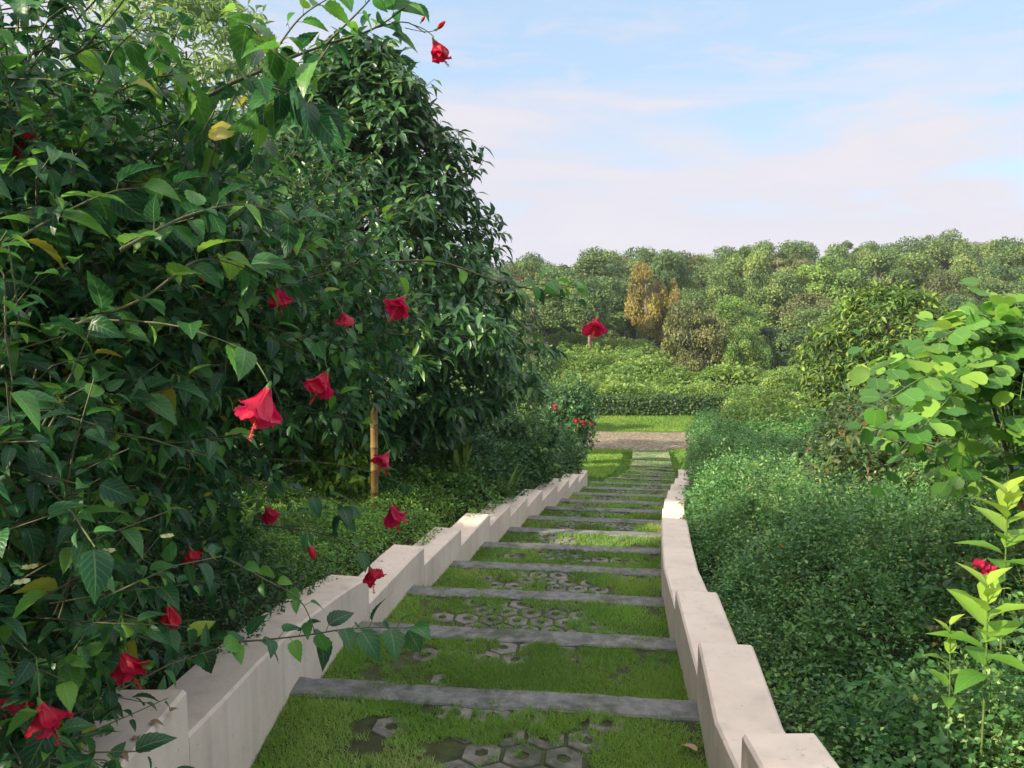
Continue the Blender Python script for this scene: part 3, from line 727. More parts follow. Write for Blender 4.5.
def tz(x, y): return float(terrain(x, y))
def proj(p):
    q = p-np.array(EYE); c, s_ = math.cos(PITCH), math.sin(PITCH)
    d = q[:, 1]*c-q[:, 2]*s_; v = q[:, 1]*s_+q[:, 2]*c
    return 512+F*q[:, 0]/np.maximum(d, .05), 384-F*v/np.maximum(d, .05), d
def clear(p):
    X_, Y_, d = proj(p)
    wallpart = (Y_ > 560) & (X_ > 45+(768-Y_)*1.12)
    gap = (Y_ < 120) & (X_ > 165) & (X_ < 262)
    thin = (Y_ > 455+.12*np.abs(X_-150)) & (X_ > 70) & (X_ < 420) & (np.abs(np.sin(p[:, 0]*91.7+p[:, 1]*57.3)) > .35)
    return ~(wallpart | gap | thin)
acc1 = lambda p: clear(p) & ((p[:, 0] < -.62) | (p[:, 2] > 1.2)) & ~((p[:, 0] > -1.42-.0*p[:, 1]) & (p[:, 1] < 3.6) & (p[:, 2] < .15+.12*(2.5-p[:, 1]))) & (np.linalg.norm(p-np.array([0, 0, 1.5]), axis=1) > 1.15)
hibA = shrub('hibiscus_shrub', (-2.1, 2.3, tz(-2.1, 2.3)), 'big hibiscus bush nearest the camera, dark leaves and red flowers, left of the wall', 'shrub',
    [((-2.0, 2.35, 1.35), (.98, .85, 1.4)), ((-1.30, 1.65, .80), (.45, .5, .72)), ((-2.0, 2.4, .5), (.8, .8, .8)), ((-1.3, 2.6, 1.6), (.5, .6, .42))], 4300, .22, 8, .070, 'hib', accept=acc1, stems=18)
acc2 = lambda p: clear(p) & ((p[:, 0] < -1.45) | (p[:, 2] > .95)) & (p[:, 0] < -.35)
hibB = shrub('hibiscus_shrub', (-2.3, 4.0, tz(-2.3, 4.0)), 'second hibiscus bush, red flowers hanging in front of the tall dark tree', 'shrub',
    [((-1.75, 3.7, 1.55), (1.10, 1.0, .95)), ((-2.1, 3.7, .5), (.85, .9, .9)), ((-1.35, 4.3, 1.35), (.75, .8, .55))], 3700, .22, 8, .068, 'hib', accept=acc2, stems=16)
hibC = shrub('hibiscus_shrub', (-3.3, 5.6, tz(-3.3, 5.6)), 'farthest hibiscus bush on the left, mostly hidden behind two nearer ones', 'shrub',
    [((-3.2, 5.4, 1.2), (1.3, 1.2, 1.2)), ((-3.8, 3.4, 1.3), (1.1, 1.3, 1.6)), ((-3.0, 5.6, .0), (1.1, .9, .8))], 3600, .28, 7, .085, 'hib', stems=14)

# explicit leafy sprays that reach over the path, with the flowers they carry
def spray(parent, pts, nleaf, lsize, r0=.006, mat='hib', n=24, lateral=.0, start=.15, droop=.3, name='branch'):
    c = poly(pts, n)
    T = Tubes(); T.add(c, r0, r0*.35, 6)
    tg = nrmz(np.gradient(c, axis=0))
    t = np.linspace(start, 1, nleaf); idx = (t*(n-1)); i0 = np.clip(idx.astype(int), 0, n-2); f = (idx-i0)[:, None]
    P = c[i0]*(1-f)+c[i0+1]*f; D = tg[i0]
    ang = np.arange(nleaf)*2.4+rng.random(nleaf)
    s = nrmz(np.cross(D, UP)); u = np.cross(s, D)
    lat = s*np.cos(ang)[:, None]+u*np.sin(ang)[:, None]*.7
    pet = P+lat*.02+D*.01+UP*.004
    for a, b in zip(P, pet): T.add([a, b], .0013, .001, 3)
    A = D*.55+lat*.9-UP*droop+rng.normal(0, .18, (nleaf, 3)); Nn = UP*.9+rng.normal(0, .35, (nleaf, 3))
    br = T.build(name, M['twig'] if mat != 'young' else M['gtwig'], parent)
    leaves('foliage', OVATE, pet, A, Nn, lsize*rng.uniform(.65, 1.15, nleaf), M[mat], parent)
    return c
def hang(parent, p_flower, anchor, size, kind, tilt=(0, 0), rot=None):
    """flower with its calyx at p_flower, on a green stalk from anchor"""
    T = Tubes(); mid = (Vector(anchor)*.35+Vector(p_flower)*.65)+Vector((0, 0, .025))
    T.add(curve(anchor, mid, Vector(p_flower)+Vector((0, 0, .014*size/.11)), 8), .0016, .0020, 5); T.build('flower_stalk', M['gtwig'], parent)
    flower(parent, p_flower, size, kind, tilt, rot)

Z = 2.6
c = spray(hibA, [px(150, 160, 2.5), px(205, 100, 2.5), px(262, 70, 2.5), px(325, 45, 2.6), px(375, 28, 2.65), px(412, 2, 2.7)], 34, .092, .0075, 'hib', start=.05)
spray(hibA, [px(262, 72, 2.5), px(300, 18, 2.5), px(345, -10, 2.5)], 12, .09, .004, 'hibyoung')
spray(hibA, [px(325, 45, 2.6), px(365, 5, 2.6), px(385, -20, 2.6)], 8, .085, .004, 'hibyoung')
spray(hibA, [px(180, 120, 2.5), px(235, 130, 2.45), px(262, 160, 2.4)], 10, .10, .004, 'hib')
T = Tubes(); T.add(poly([px(375, 28, 2.65), px(405, 22, 2.7), px(425, 33, 2.72)], 8), .003, .0016, 5); T.add(poly([px(405, 28, 2.7), px(430, 32, 2.7), px(441, 23, 2.7)], 8), .0016, .0012, 5)
T.build('branch', M['twig'], hibA)
leaves('foliage', OVATE, [tuple(px(384, 27, 2.67)), tuple(px(392, 35, 2.68)), tuple(px(384, 6, 2.67)), tuple(px(395, 8, 2.7))], [(1, 0, -.15), (1, .1, -.25), (.9, 0, .25), (1, 0, .05)], [(0, -.5, 1), (0, -.6, .8), (0, -.9, .3), (0, -.8, .6)], [.085, .10, .10, .11], M['hibyoung'], hibA)
hang(hibA, px(434, 41, 2.72), px(410, 24, 2.7), .098, 0, (-.2, -.45), .4)
bud(hibA, px(437, 29, 2.7), (0, -2.3), .8); bud(hibA, px(421, 22, 2.7), (0, -2.5), .5)
spec = [  # px, py of the calyx, depth, size, kind, anchor dx, dy, parent
    (20, 126, 2.2, .11, 2, -18, -32, hibA), (268, 388, 1.75, .115, 1, -22, -38, hibA), (327, 372, 2.45, .105, 2, -10, -28, hibB),
    (404, 297, 2.75, .105, 2, -8, -22, hibB), (342, 312, 3.0, .08, 2, -15, -20, hibB), (277, 287, 2.6, .09, 1, -10, -30, hibB),
    (127, 390, 2.3, .10, 2, 20, -35, hibA), (388, 453, 3.2, .105, 2, -6, -22, hibB), (391, 505, 2.95, .11, 1, 10, -22, hibB),
    (370, 568, 3.2, .10, 2, -8, -18, hibB), (40, 703, 1.5, .088, 2, -4, -46, hibA), (14, 680, 1.7, .095, 2, -14, -40, hibA),
    (168, 606, 2.3, .09, 0, -14, -24, hibA), (122, 652, 2.0, .10, 1, 14, -30, hibA), (266, 507, 3.2, .09, 1, -12, -22, hibB), (190, 548, 2.8, .07, 2, -12, -18, hibB),
    (597, 318, 2.85, .095, 2, -20, -12, hibB)]
for (x, y, z, s, kd, dx, dy, par) in spec:
    p = px(x, y, z); a = px(x+dx, y+dy, z+.02)
    hang(par, p, a, s, (kd if kd < 2 else random.choice((1, 2, 3))), (random.uniform(-.75, .5), random.uniform(-.6, .6)))
    if x != 597 and not (y > 600 and x > 100):
        b = Vector(par.location); root_pt = a.lerp(Vector((-1.7, a.y+.3, a.z+.15)), .45)
        spray(par, [root_pt, root_pt.lerp(a, .6)+Vector((0, 0, .03)), a], 6 if x < 380 else 5, .075, .0035, 'hib', n=10, start=.0)
# long shoot that crosses behind the flowers and reaches out over the path
spray(hibB, [px(385, 262, 3.0), px(440, 262, 2.95), px(500, 282, 2.9), px(545, 292, 2.87), px(575, 302, 2.86)], 7, .07, .0045, 'hib', n=18, start=.0)
spray(hibB, [px(518, 288, 2.89), px(545, 284, 2.87), px(578, 288, 2.85)], 11, .075, .0022, 'hibyoung', n=10, start=.1)
for (x, y, z, par) in ((197, 266, 2.2, hibA), (309, 545, 2.3, hibA), (290, 240, 2.6, hibB)):
    T = Tubes(); T.add(curve(px(x-12, y-32, z), px(x-2, y-20, z), px(x, y, z), 7), .0013, .0016, 5); T.build('flower_stalk', M['gtwig'], par)
    bud(par, px(x, y, z), (0, -.35), 1.0)
for pts, nl, m_ in (([(235, 95), (215, 150), (198, 215), (196, 255)], 10, 'hib'), ([(215, 110), (185, 165), (165, 215), (160, 262)], 10, 'hib'), ([(330, 45), (300, 85), (262, 110), (240, 150)], 12, 'hib'), ([(290, 62), (262, 40), (240, 12)], 8, 'hibyoung'), ([(250, 80), (300, 100), (320, 130)], 8, 'hib'), ([(60, 60), (110, 40), (150, 45)], 9, 'hibyoung'), ([(120, 90), (170, 75), (190, 90)], 8, 'hibyoung')):
    spray(hibA, [px(x, y, 2.2+.02*i) for i, (x, y) in enumerate(pts)], nl+3, .105, .003, m_, n=12, start=.1, droop=.75)
# low shoot across the left wall
spray(hibA, [px(60, 600, 2.2), px(150, 640, 2.2), px(230, 642, 2.2), px(300, 636, 2.2), px(355, 628, 2.2), px(410, 628, 2.2)], 30, .085, .004, 'hib', n=26, start=.1)
spray(hibA, [px(230, 560, 2.1), px(262, 578, 2.1), px(300, 600, 2.1), px(318, 640, 2.1)], 10, .05, .003, 'hibyoung', n=12)
spray(hibB, [px(250, 480, 2.8), px(330, 500, 2.8), px(345, 515, 2.8)], 9, .08, .003, 'hib', n=12)
for pts in ([(60, 330), (140, 300), (200, 260), (250, 270)], [(20, 420), (90, 410), (150, 395), (190, 380)], [(0, 250), (60, 215), (120, 190), (175, 190)], [(120, 250), (190, 215), (250, 205), (300, 225)]):
    spray(hibA, [px(x, y, 1.75+.1*i) for i, (x, y) in enumerate(pts)], 18, .098, .0045, 'hib', n=20, start=.0)

# ------------------------------------------------------------------ tall dark tree with long drooping leaves
def rosette_tree(name, label, base, tops, ntw, lsize, mat, tpl, prof, height, per=8, trunk_r=.09, cat='tree', lmat='bark', shell=.55):
    """conical / domed crown: prof(t)->radius, t 0 bottom..1 top of crown"""
    root = empty(name, base, label, cat); b = np.array(base, float)
    z0, z1 = tops
    t = rng.random(ntw)**1.15; ang = rng.random(ntw)*2*np.pi
    lob = 1+.12*np.sin(ang*3+t*11)+.11*np.sin(ang*5-t*23)+.10*np.sin(ang*9+t*31)
    rr = prof(t)*lob*(shell+(1-shell)*rng.random(ntw)**.5)
    p = np.column_stack([b[0]+np.cos(ang)*rr, b[1]+np.sin(ang)*rr, b[2]+z0+(z1-z0)*t])
    out_ = np.column_stack([np.cos(ang), np.sin(ang), .55+.5*t])
    td = nrmz(out_+rng.normal(0, .3, (ntw, 3)))
    P, A, Nn, tw = grow(p, td, .22, per, spread=1.25, droop=.55, nup=.8)
    # leaves gathered near the shoot tips
    leaves('crown', tpl, P, A, Nn, lsize*rng.uniform(.7, 1.15, len(P)), M[mat], root)
    T = Tubes(); V, Q = many_tubes(tw, .006, .003); T.V.append(V); T.Q.append(Q); T.n += len(V)
    T.add([b+(0, 0, -.1), b+(.03, .02, height*.3), b+(-.04, 0, height*.6), b+(0, 0, height*.92)], trunk_r, trunk_r*.25, 8)
    for i in range(26):
        tt = .02+.9*i/26; a = i*2.4; zz = z0+(z1-z0)*tt; rad = float(prof(np.array([tt]))[0])*.8
        zs = max(.25*height*.5, zz-rad*.5)
        T.add(curve(b+(0, 0, zs), b+(math.cos(a)*rad*.5, math.sin(a)*rad*.5, zs+.3*rad), b+(math.cos(a)*rad, math.sin(a)*rad, zz+.05), 7), trunk_r*.35, trunk_r*.1, 5)
    T.build('trunk', M[lmat], root)
    return root
profd = lambda t: np.interp(t, [0, .08, .25, .5, .75, .9, 1], [1.2, 1.85, 2.1, 1.65, 1.12, .68, .25])
darktree = rosette_tree('broadleaf_tree', 'tall dark conical tree with drooping leaves beside the left wall', (-2.05, 10.8, tz(-2.0, 10.8)), (.95, 6.15), 3000, .20, 'dark', LONG, profd, 6.1)
profm = lambda t: np.interp(t, [0, .15, .4, .7, .9, 1], [.6, 1.5, 1.9, 1.65, 1.05, .3])
rosette_tree('mango_tree', 'rounded tree with yellowish young leaves standing in front of the forest at right', (9.5, 19.5, tz(9.5, 19.5)), (1.3, 4.75), 1500, .20, 'mid', LONG, profm, 5.0, per=7, trunk_r=.09)
# trees closing the view on the left
proff = lambda t: np.interp(t, [0, .3, .6, .9, 1], [1.2, 2.5, 2.8, 1.6, .4])
rosette_tree('feathery_tree', 'pale feathery tree against the sky behind the hibiscus at the upper left', (-6.3, 15.5, tz(-6.3, 15.5)), (2.2, 9.0), 1900, .21, 'feather', LANCE, proff, 8.6, per=9, trunk_r=.08, shell=.2)
profb = lambda t: np.interp(t, [0, .2, .6, .9, 1], [2.0, 3.0, 2.9, 1.6, .5])
rosette_tree('broadleaf_tree', 'leafy green tree filling the far upper left behind the hibiscus bushes', (-7.4, 9.5, tz(-7.4, 9.5)), (.4, 5.6), 3000, .22, 'back', LONG, profb, 5.4, trunk_r=.12)
rosette_tree('broadleaf_tree', 'low leafy tree behind the tall dark tree on the left', (-5.2, 15, tz(-5.2, 15)), (.2, 4.6), 1800, .22, 'back', LONG, lambda t: profb(t)*.9, 4.2, trunk_r=.1)
rosette_tree('broadleaf_tree', 'leafy tree beside and behind the camera on the left', (-6.4, 2.5, tz(-6.4, 2.5)), (.4, 3.9), 1500, .24, 'back', LONG, lambda t: profb(t)*.85, 3.7, trunk_r=.12)

# ------------------------------------------------------------------ left ground cover
def cover_patch(name, label, xs, ys, ztop, thick, size, mat, var=None, tpl=SMALL, up=.7):
    n = len(xs); P = np.column_stack([xs, ys, ztop-thick*rng.random(n)**1.6])
    A = np.column_stack([rng.normal(0, 1, n), rng.normal(0, 1, n), rng.normal(.25, .5, n)]); Nn = np.column_stack([rng.normal(0, .5, n), rng.normal(0, .5, n), np.full(n, up)])
    o = leaves(name, tpl, P, A, Nn, size, M[mat], var=var); tag(o, label, name.replace('_', ' '), kind='stuff'); return o
def frac(x, y, s, seed): return .55*vnoise(x, y, s, seed)+.28*vnoise(x, y, s*.45, seed+1)+.17*vnoise(x, y, s*.2, seed+2)
def lcover(n, y0, y1, size):
    ys = rng.uniform(y0, y1, n); d = -.20+rng.random(n)**.8*2.6
    xw = np.interp(ys, ly, lx)-.30; xs = xw-d
    fr = frac(xs, ys, .6, 21)
    grow_ = smooth(8, 13, ys)
    hgt = (.16+.30*fr+.55*grow_+.35*grow_*fr)*smooth(-.22-.05*grow_, .25, d-.18*(.55-fr)*(1-grow_)+.12*grow_)
    hgt = hgt+.42*smooth(.15, .8, d)*(1-smooth(4.5, 7, ys))
    wt = np.array([wtopL(v) for v in ys]) if n < 5000 else np.interp(ys, *WL)
    gz = terrain(xs, ys)
    base = np.where(d < .02, wt, np.maximum(gz, wt-.35))
    zt_ = base+hgt
    keep = (hgt > .035)
    over = (d < .0) & (fr < .5) & (grow_ < .5); keep &= ~over
    keep &= ys < 16.8
    keep &= ~((ys < 3.3) & (d < .08))
    return xs[keep], ys[keep], zt_[keep], hgt[keep]
yy = np.linspace(-2, 18, 800); WL = (yy, np.array([wtopL(v) for v in yy])); WR = (yy, np.array([wtopR(v) for v in yy]))
X_, Y_, Z_, S_, H_ = [], [], [], [], []
for (n, a, b, s) in ((70000, 1.0, 5.5, .026), (45000, 5.5, 9.5, .032), (42000, 9.5, 17, .06)):
    x, y, z, h = lcover(n, a, b, s); X_.append(x); Y_.append(y); Z_.append(z); H_.append(h); S_.append(s*rng.uniform(.6, 1.3, len(x)))
x, y, z, h, s = map(np.concatenate, (X_, Y_, Z_, H_, S_))
cover_patch('ground_cover', 'small leaved creeper carpeting the bank behind the left wall', x, y, z, np.minimum(h+.05, .5), s, 'cover', var=np.clip(.1+.65*vnoise(x, y, .5, 31)+.4*(rng.random(len(x))-.5)+.38*smooth(4.5, 7, y)*(1-smooth(9.5, 12, y)), 0, 1))  # tone raised partway down the bank: sunlight through the gap painted into leaf colour
# soil-dark underlay is the terrain; a few strands of creeper hanging over the left wall
def tuft(name, label, x, y, n, ln, wd, mat, cat, lean=.6, zoff=0):
    root = empty(name, (x, y, tz(x, y)+zoff), label, cat)
    b = np.array(root.location)
    P = b+rng.normal(0, .05, (n, 3))*(1, 1, 0)
    a = rng.random(n)*6.28; A = np.column_stack([np.cos(a)*lean*rng.random(n), np.sin(a)*lean*rng.random(n), np.ones(n)])
    NN = -np.column_stack([np.cos(a), np.sin(a), np.zeros(n)])+UP*.2
    leaves('foliage', LANCE, P, A, -NN, ln*rng.uniform(.6, 1.1, n), M[mat], root, wscale=wd)
    return root
tuft('strap_leaf_plant', 'tuft of upright strap leaves at the foot of the tall dark tree', -.75, 10.6, 34, .75, .55, 'vine', 'plant', zoff=.3)
tuft('strap_leaf_plant', 'smaller grassy tuft by the left wall, just right of the strap leaf tuft', -.15, 10.9, 26, .75, .3, 'feather', 'plant', zoff=.35)
# bright weeds lit in the gap under the hibiscus
def bush(name, label, cx, cy, r, h, n, size, mat, cat='shrub', tpl=SMALL, group=None, zoff=0, parts=True, per=7, tl=.16):
    z = tz(cx, cy)+zoff
    return shrub(name, (cx, cy, z), label, cat, [((cx, cy, z+h*.5), (r, r, h*.55)), ((cx+r*.3, cy-r*.2, z+h*.6), (r*.65, r*.65, h*.45)), ((cx-r*.4, cy+r*.1, z+h*.45), (r*.6, r*.6, h*.45))], n, tl, per, size, mat, tpl, stems=8, group=group, shell=.35)
bush('leafy_weed', 'bright green weed beside the bamboo stake under the hibiscus', -2.15, 9.4, .55, .9, 240, .10, 'young', 'plant', OVALS, zoff=.15)
bush('leafy_weed', 'yellowish green weed clump left of the bamboo stake, seen through the gap', -3.3, 10.4, .8, 1.5, 330, .11, 'feather', 'plant', OVALS)

# bamboo stake
root = empty('bamboo_stake', (-1.56, 8.5, tz(-1.56, 8.5)), 'yellowish brown bamboo stake standing in the bank left of the tall tree', 'stake')
b = np.array(root.location); V = []; T = Tubes()
zs = []; rs = []
hh = 0
pts = []; n = 0
ring = []
prof = []
for s in range(7):
    z0 = s*.26
    prof += [(z0, .043), (z0+.01, .049), (z0+.022, .043), (z0+.13, .041), (z0+.25, .042)]
k = 12; V = []; Q = []
for (z, r) in prof:
    for j in range(k):
        a = j*2*math.pi/k; V.append((b[0]+math.cos(a)*r+.02*math.sin(z), b[1]+math.sin(a)*r, b[2]-.1+z))
for i in range(len(prof)-1):
    for j in range(k): Q.append((i*k+j, i*k+(j+1) % k, (i+1)*k+(j+1) % k, (i+1)*k+j))
mesh_np('stake', np.array(V), [np.array(Q)], solid('bamboo', (.09, .05, .018), (.26, .17, .05), 9, .55, .3), root)

# small flowering bush at the end of the left wall
fb = bush('ixora_bush', 'small dark round bush with red flower clusters at the far end of the left wall', 1.85, 24.5, .85, 2.75, 750, .13, 'dark', 'shrub', OVALS)
for i in range(7):
    a = rng.uniform(-2.4, -.6); rr = .85; p = Vector((1.95+math.cos(a)*rr, 24.5+math.sin(a)*rr, fb.location.z+rng.uniform(1.3, 2.1)))
    flower(fb, p, .15, 2, (rng.uniform(1, 2), 0))
# leafy growth over the end of the left wall
bush('round_bush', 'leafy bush hugging the tall dark tree at its right foot', .05, 13.2, .75, 1.4, 520, .10, 'cover', 'shrub', OVALS)
bush('round_bush', 'low bush at the end of the left wall in front of the red flowered bush', .9, 16.3, .6, .75, 420, .08, 'cover', 'shrub', OVALS)

# ------------------------------------------------------------------ right bank: fine-leaved shrubbery
def rtop(xs, ys):
    d = xs-(np.interp(ys, ry, rx)+.28)
    fr = frac(xs, ys, .9, 41)
    base = np.interp(ys, [-3, 32, 40], [.45, -4.8, -4.8])
    h = np.interp(ys, [0, 2.5, 5, 9, 14, 18, 21, 26], [-.12, -.06, .12, .42, .68, .85, 1.3, 1.2])
    h = h+1.15*(fr-.5)*(1+.3*smooth(5, 12, ys))
    h = h-.30*(1-smooth(0, .35, d))*smooth(.1, .3, .45-0*ys)*(1-smooth(9, 14, ys))
    h = h+.35*smooth(1.0, 3.5, d)*(1-smooth(10, 16, ys))+.34*smooth(.35, 1.3, d)*(1-smooth(5, 9, ys))+.16*smooth(.1, .6, d)*(1-smooth(9, 14, ys))
    return base+h, d, fr
X_, Y_, Z_, S_ = [], [], [], []
for (n, y0, y1, xx, s) in ((42000, 1.2, 4.5, 4.2, .042), (70000, 4.5, 8.5, 6, .044), (65000, 8.5, 14, 8, .058), (55000, 14, 26, 9, .085)):
    ys = rng.uniform(y0, y1, n); xs = np.interp(ys, ry, rx)+.28+rng.random(n)*xx-.05
    zt_, d, fr = rtop(xs, ys)
    k = (d > .0-.12*(fr > .6)) & ((ys < 19) | (xs > np.interp(ys, ry, rx)+.55+.2*fr))
    X_.append(xs[k]); Y_.append(ys[k]); Z_.append(zt_[k]); S_.append(s*rng.uniform(.5, 1.35, k.sum()))
x, y, z, s = map(np.concatenate, (X_, Y_, Z_, S_))
n = len(x)
hump = .75*(frac(x, y, .34, 55)-.5)*smooth(-.1, .4, x-np.interp(y, ry, rx)-.28)+.03
cover_patch('ground_cover', 'dense fine leaved shrubbery spreading along the right wall', x, y, z+hump-.03, .5, s, 'fine', var=np.clip(.1+.75*frac(x, y, .8, 61)+.45*(rng.random(n)-.5), 0, 1), up=.8)
# dark body under the leaves so the ground does not show: stems
nst = 5200
ys = 1.4+rng.random(nst)**1.3*18; xs = np.interp(ys, ry, rx)+.33+rng.random(nst)*5
zt_, d, fr = rtop(xs, ys)
top = np.column_stack([xs, ys, zt_]); bot = top+np.column_stack([rng.normal(0, .1, nst), rng.normal(0, .1, nst), np.full(nst, -.5)])
tip = top+np.column_stack([rng.normal(0, .06, nst), rng.normal(0, .06, nst), rng.uniform(.0, .16, nst)])
V, Q = many_tubes(np.stack([bot, top, tip], 1), .0022, .001)
stems = mesh_np('shrub_stems', V, [Q], M['gtwig']); tag(stems, 'thin green stems standing up through the shrubbery right of the wall', 'stems', kind='stuff')
# sprigs rising out of the mass
nsp = 7500
ys = 1.8+rng.random(nsp)**1.0*17; xs = np.interp(ys, ry, rx)+.45+rng.random(nsp)*4.6
zt_, d, fr = rtop(xs, ys)
P, A, Nn, tw = grow(np.column_stack([xs, ys, zt_-.05]), nrmz(np.column_stack([rng.normal(0, .45, nsp), rng.normal(0, .45, nsp), np.ones(nsp)])), .27, 13, spread=1.0, droop=.0)
sz = np.tile(np.interp(ys, [2, 6, 16], [.024, .034, .058]), 13)
o = leaves('ground_cover', SMALL, P, A, Nn, sz*rng.uniform(.6, 1.2, len(P)), M['fine']); tag(o, 'feathery upright sprigs standing out of the shrubbery right of the wall', 'ground cover', kind='stuff')

# a broader-leaved kind mixed into it, in patches
npl = 900
yc = 2.0+rng.random(npl)*9; xc = np.interp(yc, ry, rx)+.5+rng.random(npl)*3.4; kk = vnoise(xc, yc, 1.1, 88) > .48; xc = xc[kk]; yc = yc[kk]
zc, dc, fc = rtop(xc, yc); n_ = len(xc)
P, A, Nn, tw = grow(np.column_stack([xc, yc, zc-.05]), nrmz(np.column_stack([rng.normal(0, .6, n_), rng.normal(0, .6, n_), np.ones(n_)])), .22, 8, spread=1.1, droop=.2)
o = leaves('ground_cover', OVALS, P, A, Nn, rng.uniform(.03, .065, len(P)), M['fine2'], wscale=.9); tag(o, 'patches of a broader leaved weed mixed into the shrubbery right of the wall', 'ground cover', kind='stuff')
V, Q = many_tubes(tw, .0022, .0010); o = mesh_np('shrub_stems', V, [Q], M['gtwig']); tag(o, 'stems of the broader leaved weeds right of the wall', 'stems', kind='stuff')
T = Tubes()
for i in range(70):
    y_ = 2.3+random.random()*6; x_ = float(np.interp(y_, ry, rx))+.5+random.random()*2.6; z_ = float(rtop(np.array([x_]), np.array([y_]))[0][0])+.08
    a_ = random.random()*6.28; l_ = random.uniform(.15, .35); p0 = np.array([x_, y_, z_-.1]); p2 = p0+(math.cos(a_)*l_, math.sin(a_)*l_, .06)
    T.add(curve(p0, (p0+p2)/2+np.array([.03, 0, random.uniform(.1, .25)]), p2, 9), .0022, .001, 4)
o = T.build('shrub_stems', M['pale']); tag(o, 'pale curling runners and dry tendrils over the shrubbery right of the wall', 'stems', kind='stuff')

n_ = 16000
yc = rng.uniform(1.5, 6.5, n_); xc = np.interp(yc, ry, rx)+.30+rng.random(n_)*.9
zc = np.interp(yc, *WR)-.16-.25*rng.random(n_)+.10*vnoise(xc, yc, .2, 93)
cover_patch('ground_cover', 'low leafy growth hard against the back of the right wall', xc, yc, zc, .1, rng.uniform(.02, .045, n_), 'cover', up=.8)

# fountains of feathery shoots: the shrubs the bank is made of
npl = 420
yc = 2.6+rng.random(npl)**.9*17; xc = np.interp(yc, ry, rx)+.55+rng.random(npl)*np.interp(yc, [2, 6, 20], [2.4, 3.6, 4.6])
zc, dc, fc = rtop(xc, yc); sh = 13
ang = rng.random((npl, sh))*6.28; ln_ = np.interp(yc, [2, 6, 18], [.55, .8, 1.15])
td = np.stack([np.cos(ang)*.75, np.sin(ang)*.75, rng.uniform(.6, 1.5, (npl, sh))], -1).reshape(-1, 3)
base_ = np.repeat(np.column_stack([xc, yc, zc-.22]), sh, 0)+rng.normal(0, .05, (npl*sh, 3))
P, A, Nn, tw = grow(base_, nrmz(td), .42, 20, spread=1.0, droop=.12, nup=.8)
sz = np.tile(np.repeat(np.interp(yc, [2, 6, 18], [.026, .034, .062]), sh), 20)
vv = np.tile(np.repeat(np.clip(.35+.5*frac(xc, yc, 1.1, 63)+rng.normal(0, .15, npl), 0, 1), sh), 20)
o = leaves('ground_cover', SMALL, P, A, Nn, sz*rng.uniform(.5, 1.25, len(P)), M['fine'], var=np.clip(vv+rng.normal(0, .12, len(P)), 0, 1)); tag(o, 'arching feathery shoots on top of the shrubbery right of the wall', 'ground cover', kind='stuff')
V, Q = many_tubes(tw, .0022, .0010); o = mesh_np('shrub_stems', V, [Q], M['gtwig']); tag(o, 'fine stems of the arching feathery shoots right of the wall', 'stems', kind='stuff')

# taller bushes behind the bank on the right
def rb(label, cx, cy, r, h, n, size, mat, tpl=OVALS, zoff=0, name='round_bush'):
    return bush(name, label, cx, cy, r, h, n, size, mat, 'shrub', tpl, zoff=zoff, per=7, tl=.25)
rb('tall fresh green bush where the right shrubbery rises highest, beside the lower steps', 6.9, 20.5, 1.4, 2.2, 900, .11, 'vine')
rb('bright bush right beyond the tall fresh green bush, partly hidden by it', 9.2, 25, 1.6, 2.0, 700, .16, 'vine')
rb('dark leafy bush left of the lobed leaf shrub, tips browning', 5.3, 10.3, 1.2, 2.0, 1300, .10, 'russet')
rb('dark russet bush with orange old leaves under the lobed leaf shrub', 4.5, 8.0, 1.2, 2.0, 1300, .09, 'russet')
rb('dark russet bush left of the other one, in front of the rounded tree', 6.5, 12.8, 1.3, 1.9, 1300, .11, 'russet')
rb('leafy green bush low at the right margin behind the yellow green saplings', 4.1, 5.6, .9, 1.85, 1000, .09, 'back')
rb('grey green airy bush behind the russet bushes', 7.9, 16.5, 1.3, 2.4, 800, .13, 'hedge')
rb('olive bush at the right margin behind the lobed leaf shrub', 7.3, 11.2, 1.6, 3.0, 1300, .12, 'mid')
rb('deep green bush at the far right, behind the olive bush', 12.5, 17, 2.2, 4.3, 1300, .17, 'back')

# lobed-leaf shrub (large rounded two-lobed leaves) at the right margin
lob = empty('lobed_leaf_shrub', (3.3, 4.3, tz(3.3, 4.3)), 'shrub with large round two lobed bright green leaves at the right margin', 'shrub')
def lobe_spray(pts, nl, size, par, tpl=LOBED, mat='lobed', flat=1.0, r0=.006):
    c = poly(pts, 20); T = Tubes(); T.add(c, r0, r0*.3, 6); tg = nrmz(np.gradient(c, axis=0))
    idx = np.linspace(4, 19, nl); i0 = np.clip(idx.astype(int), 0, 18); f = (idx-i0)[:, None]
    P = c[i0]*(1-f)+c[i0+1]*f; D = tg[i0]; s = nrmz(np.cross(D, UP)); sg = np.where(np.arange(nl) % 2, 1, -1)[:, None]
    lat = s*sg; pet = P+lat*.035+UP*.012
    for a, b_ in zip(P, pet): T.add([a, b_], .0016, .0013, 3)
    A = lat*.8+D*.5+rng.normal(0, .2, (nl, 3))-UP*.22; Nn = UP*flat+rng.normal(0, .38, (nl, 3))-np.array([0, .35, 0])
    T.build('branch', M['gtwig'], par)
    leaves('foliage', tpl, pet, A, Nn, size*rng.uniform(.75, 1.15, nl), M[mat], par)
base = Vector((3.3, 4.3, tz(3.3, 4.3)))
